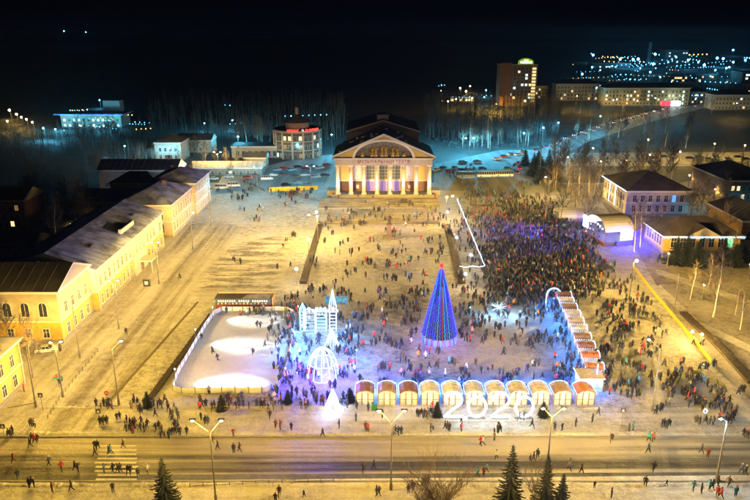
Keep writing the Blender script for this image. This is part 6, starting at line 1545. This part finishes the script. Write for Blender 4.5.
for (x,y) in ((257,327),(260.5,328),(213,354),(218,361),(265,347),(253,355),(281,364),(270,318),(272,326),(285,336),(288,336),(284,334),(247,316),(276,322),(202,340)):
    add(x,y,pose='skating bent forward',zone='skating on the rink ice')
# keep people out of walls and off each other's feet; nearest three hundred become individuals
seen = {}; kept = []
stall_boxes = [(o.location.x-2.1, o.location.x+2.1, o.location.y-.7, o.location.y+3.2) for o in stalls]
for pr in people:
    key = (round(pr[0]/.5), round(pr[1]/.5))
    if key in seen: continue
    if any(a < pr[0] < b_ and c < pr[1] < d for a,b_,c,d in stall_boxes): continue
    if math.hypot(pr[0]-tr0.x, pr[1]-(tr0.y+3.2)) < 4.9: continue
    seen[key] = 1; kept.append(pr)
def vis(pr):
    x, y = proj((pr[0],pr[1],.9)); return -2 < x < 752 and y < 503
kept = [p_ for p_ in kept if vis(p_)]
kept.sort(key=lambda p_: p_[1])
solo, rest = kept[:300], kept[300:]
bucket = collections.defaultdict(list)
for pr in solo:
    x, y, ci, pose, zone, ang = pr; sx, sy = proj((x,y,0)); r_ = rs.random
    nm, rgb = COATS[ci]; child = rs.random() < .10; hat = rs.choices((0,1,2,3),(6,1.2,1.6,2))[0]; extra = rs.random()
    bucket[(nm, pose, zone, child)].append((sx, pr, hat, extra))
verb = {'standing':'standing','standing with feet apart':'waiting','walking':'walking','striding':'striding','taking a picture with raised arms':'photographing','skating bent forward':'skating'}
for (nm, pose, zone, child), lst in bucket.items():
    lst.sort(key=lambda q: q[0]); tot = len(lst)
    for i, (sx, pr, hat, extra) in enumerate(lst):
        x, y, ci, _, _, ang = pr; s = rs.uniform(.62,.78) if child else rs.uniform(.96,1.07)
        z_ = zone.replace('skating on','on') if pose.startswith('skating') else zone
        lab = '%s in %s coat %s %s' % ('child' if child else 'person', nm, verb[pose], z_)
        if tot > 1: lab += ', %s from left' % ordinal(i)
        t = thing('person', lab, 'person', (x,y,.05), ang, 'people on the square')
        bo = put('body', PM[pose], t, sc=(s*rs.uniform(1.0,1.14),s*1.1,s)); bo.color = COATS[ci][1] + (1,)
        ly = -.16 if pose.startswith('skating') else -.03 if pose in ('walking','striding') else 0
        put('hat', hatm[hat], t, (0,ly*s,0), sc=s)
        if extra < .10: put('backpack', bagm, t, sc=s)
        elif extra < .24: put('scarf', scm, t, (0,ly*s,0), sc=s)
# the rest of the crowd, far too many to tell apart
vs = []; loops = []; sizes = []; mis = []; cols = []; base = 0
low = {k: (np.array([v.co[:] for v in m.vertices]), [list(p.vertices) for p in m.polygons], [p.material_index for p in m.polygons]) for k, m in PLOW.items()}
lowf = {k: (v[0], np.array([i for f in v[1] for i in f]), np.array([len(f) for f in v[1]]), np.array(v[2])) for k, v in low.items()}
for (x,y,ci,pose,zone,ang) in rest:
    V, Lp, Sz, Mi = lowf[pose]; s = rs.uniform(.90,1.08)*(.7 if rs.random()<.08 else 1); c, sn = math.cos(ang), math.sin(ang)
    W_ = V*s; Wr = np.stack([W_[:,0]*1.1*c - W_[:,1]*1.15*sn + x, W_[:,0]*1.1*sn + W_[:,1]*1.15*c + y, W_[:,2]*1.02 + .05], 1)
    vs.append(Wr); loops.append(Lp+base); sizes.append(Sz); mis.append(Mi); base += len(V)
    cc = tuple(min(.8,q_*1.15) for q_ in COATS[ci][1]); cols.append(np.tile(np.array(cc+(1,)), (len(V),1)))
V = np.concatenate(vs); Lp = np.concatenate(loops); Sz = np.concatenate(sizes); Mi = np.concatenate(mis); Cc = np.concatenate(cols)
cme = bpy.data.meshes.new('crowd'); cme.vertices.add(len(V)); cme.vertices.foreach_set('co', V.ravel()); cme.loops.add(len(Lp)); cme.loops.foreach_set('vertex_index', Lp)
cme.polygons.add(len(Sz)); st = np.concatenate([[0], np.cumsum(Sz)[:-1]]); cme.polygons.foreach_set('loop_start', st); cme.polygons.foreach_set('loop_total', Sz)
m2 = bpy.data.materials.new('crowd_coats'); m2.use_nodes = True; an = m2.node_tree.nodes.new('ShaderNodeAttribute'); an.attribute_name = 'coat'; m2.node_tree.links.new(an.outputs['Color'], m2.node_tree.nodes['Principled BSDF'].inputs['Base Color']); m2.node_tree.nodes['Principled BSDF'].inputs['Roughness'].default_value = .85
for m in (m2, M_trou, M_skin, M_boot): cme.materials.append(m)
cme.polygons.foreach_set('material_index', Mi); cme.update(calc_edges=True)
at = cme.color_attributes.new('coat','FLOAT_COLOR','POINT'); at.data.foreach_set('color', Cc.ravel())
o = bpy.data.objects.new('crowd', cme); col.objects.link(o); tag(stuff(o), 'dense festive crowd filling the square between the big tree and the stage', 'crowd')
print('people', len(kept))

# ================================================================== thin frosty air
hb_ = MB().bx(-2600,-30,-4,2600,6500,72); hme = bpy.data.meshes.new('haze'); hme.from_pydata(hb_.v, [], hb_.f)
hm = bpy.data.materials.new('frosty_air'); hm.use_nodes = True; hn = hm.node_tree.nodes; hl = hm.node_tree.links; hn.remove(hn['Principled BSDF'])
pv = hn.new('ShaderNodeVolumePrincipled'); pv.inputs['Color'].default_value = (.80,.92,1,1); pv.inputs['Density'].default_value = 0.00010; pv.inputs['Anisotropy'].default_value = .6
hl.new(pv.outputs[0], hn['Material Output'].inputs['Volume']); hme.materials.append(hm)
ho_ = put('haze', hme); stuff(ho_); tag(ho_, 'thin frosty haze glowing around the far teal lamps', 'haze')
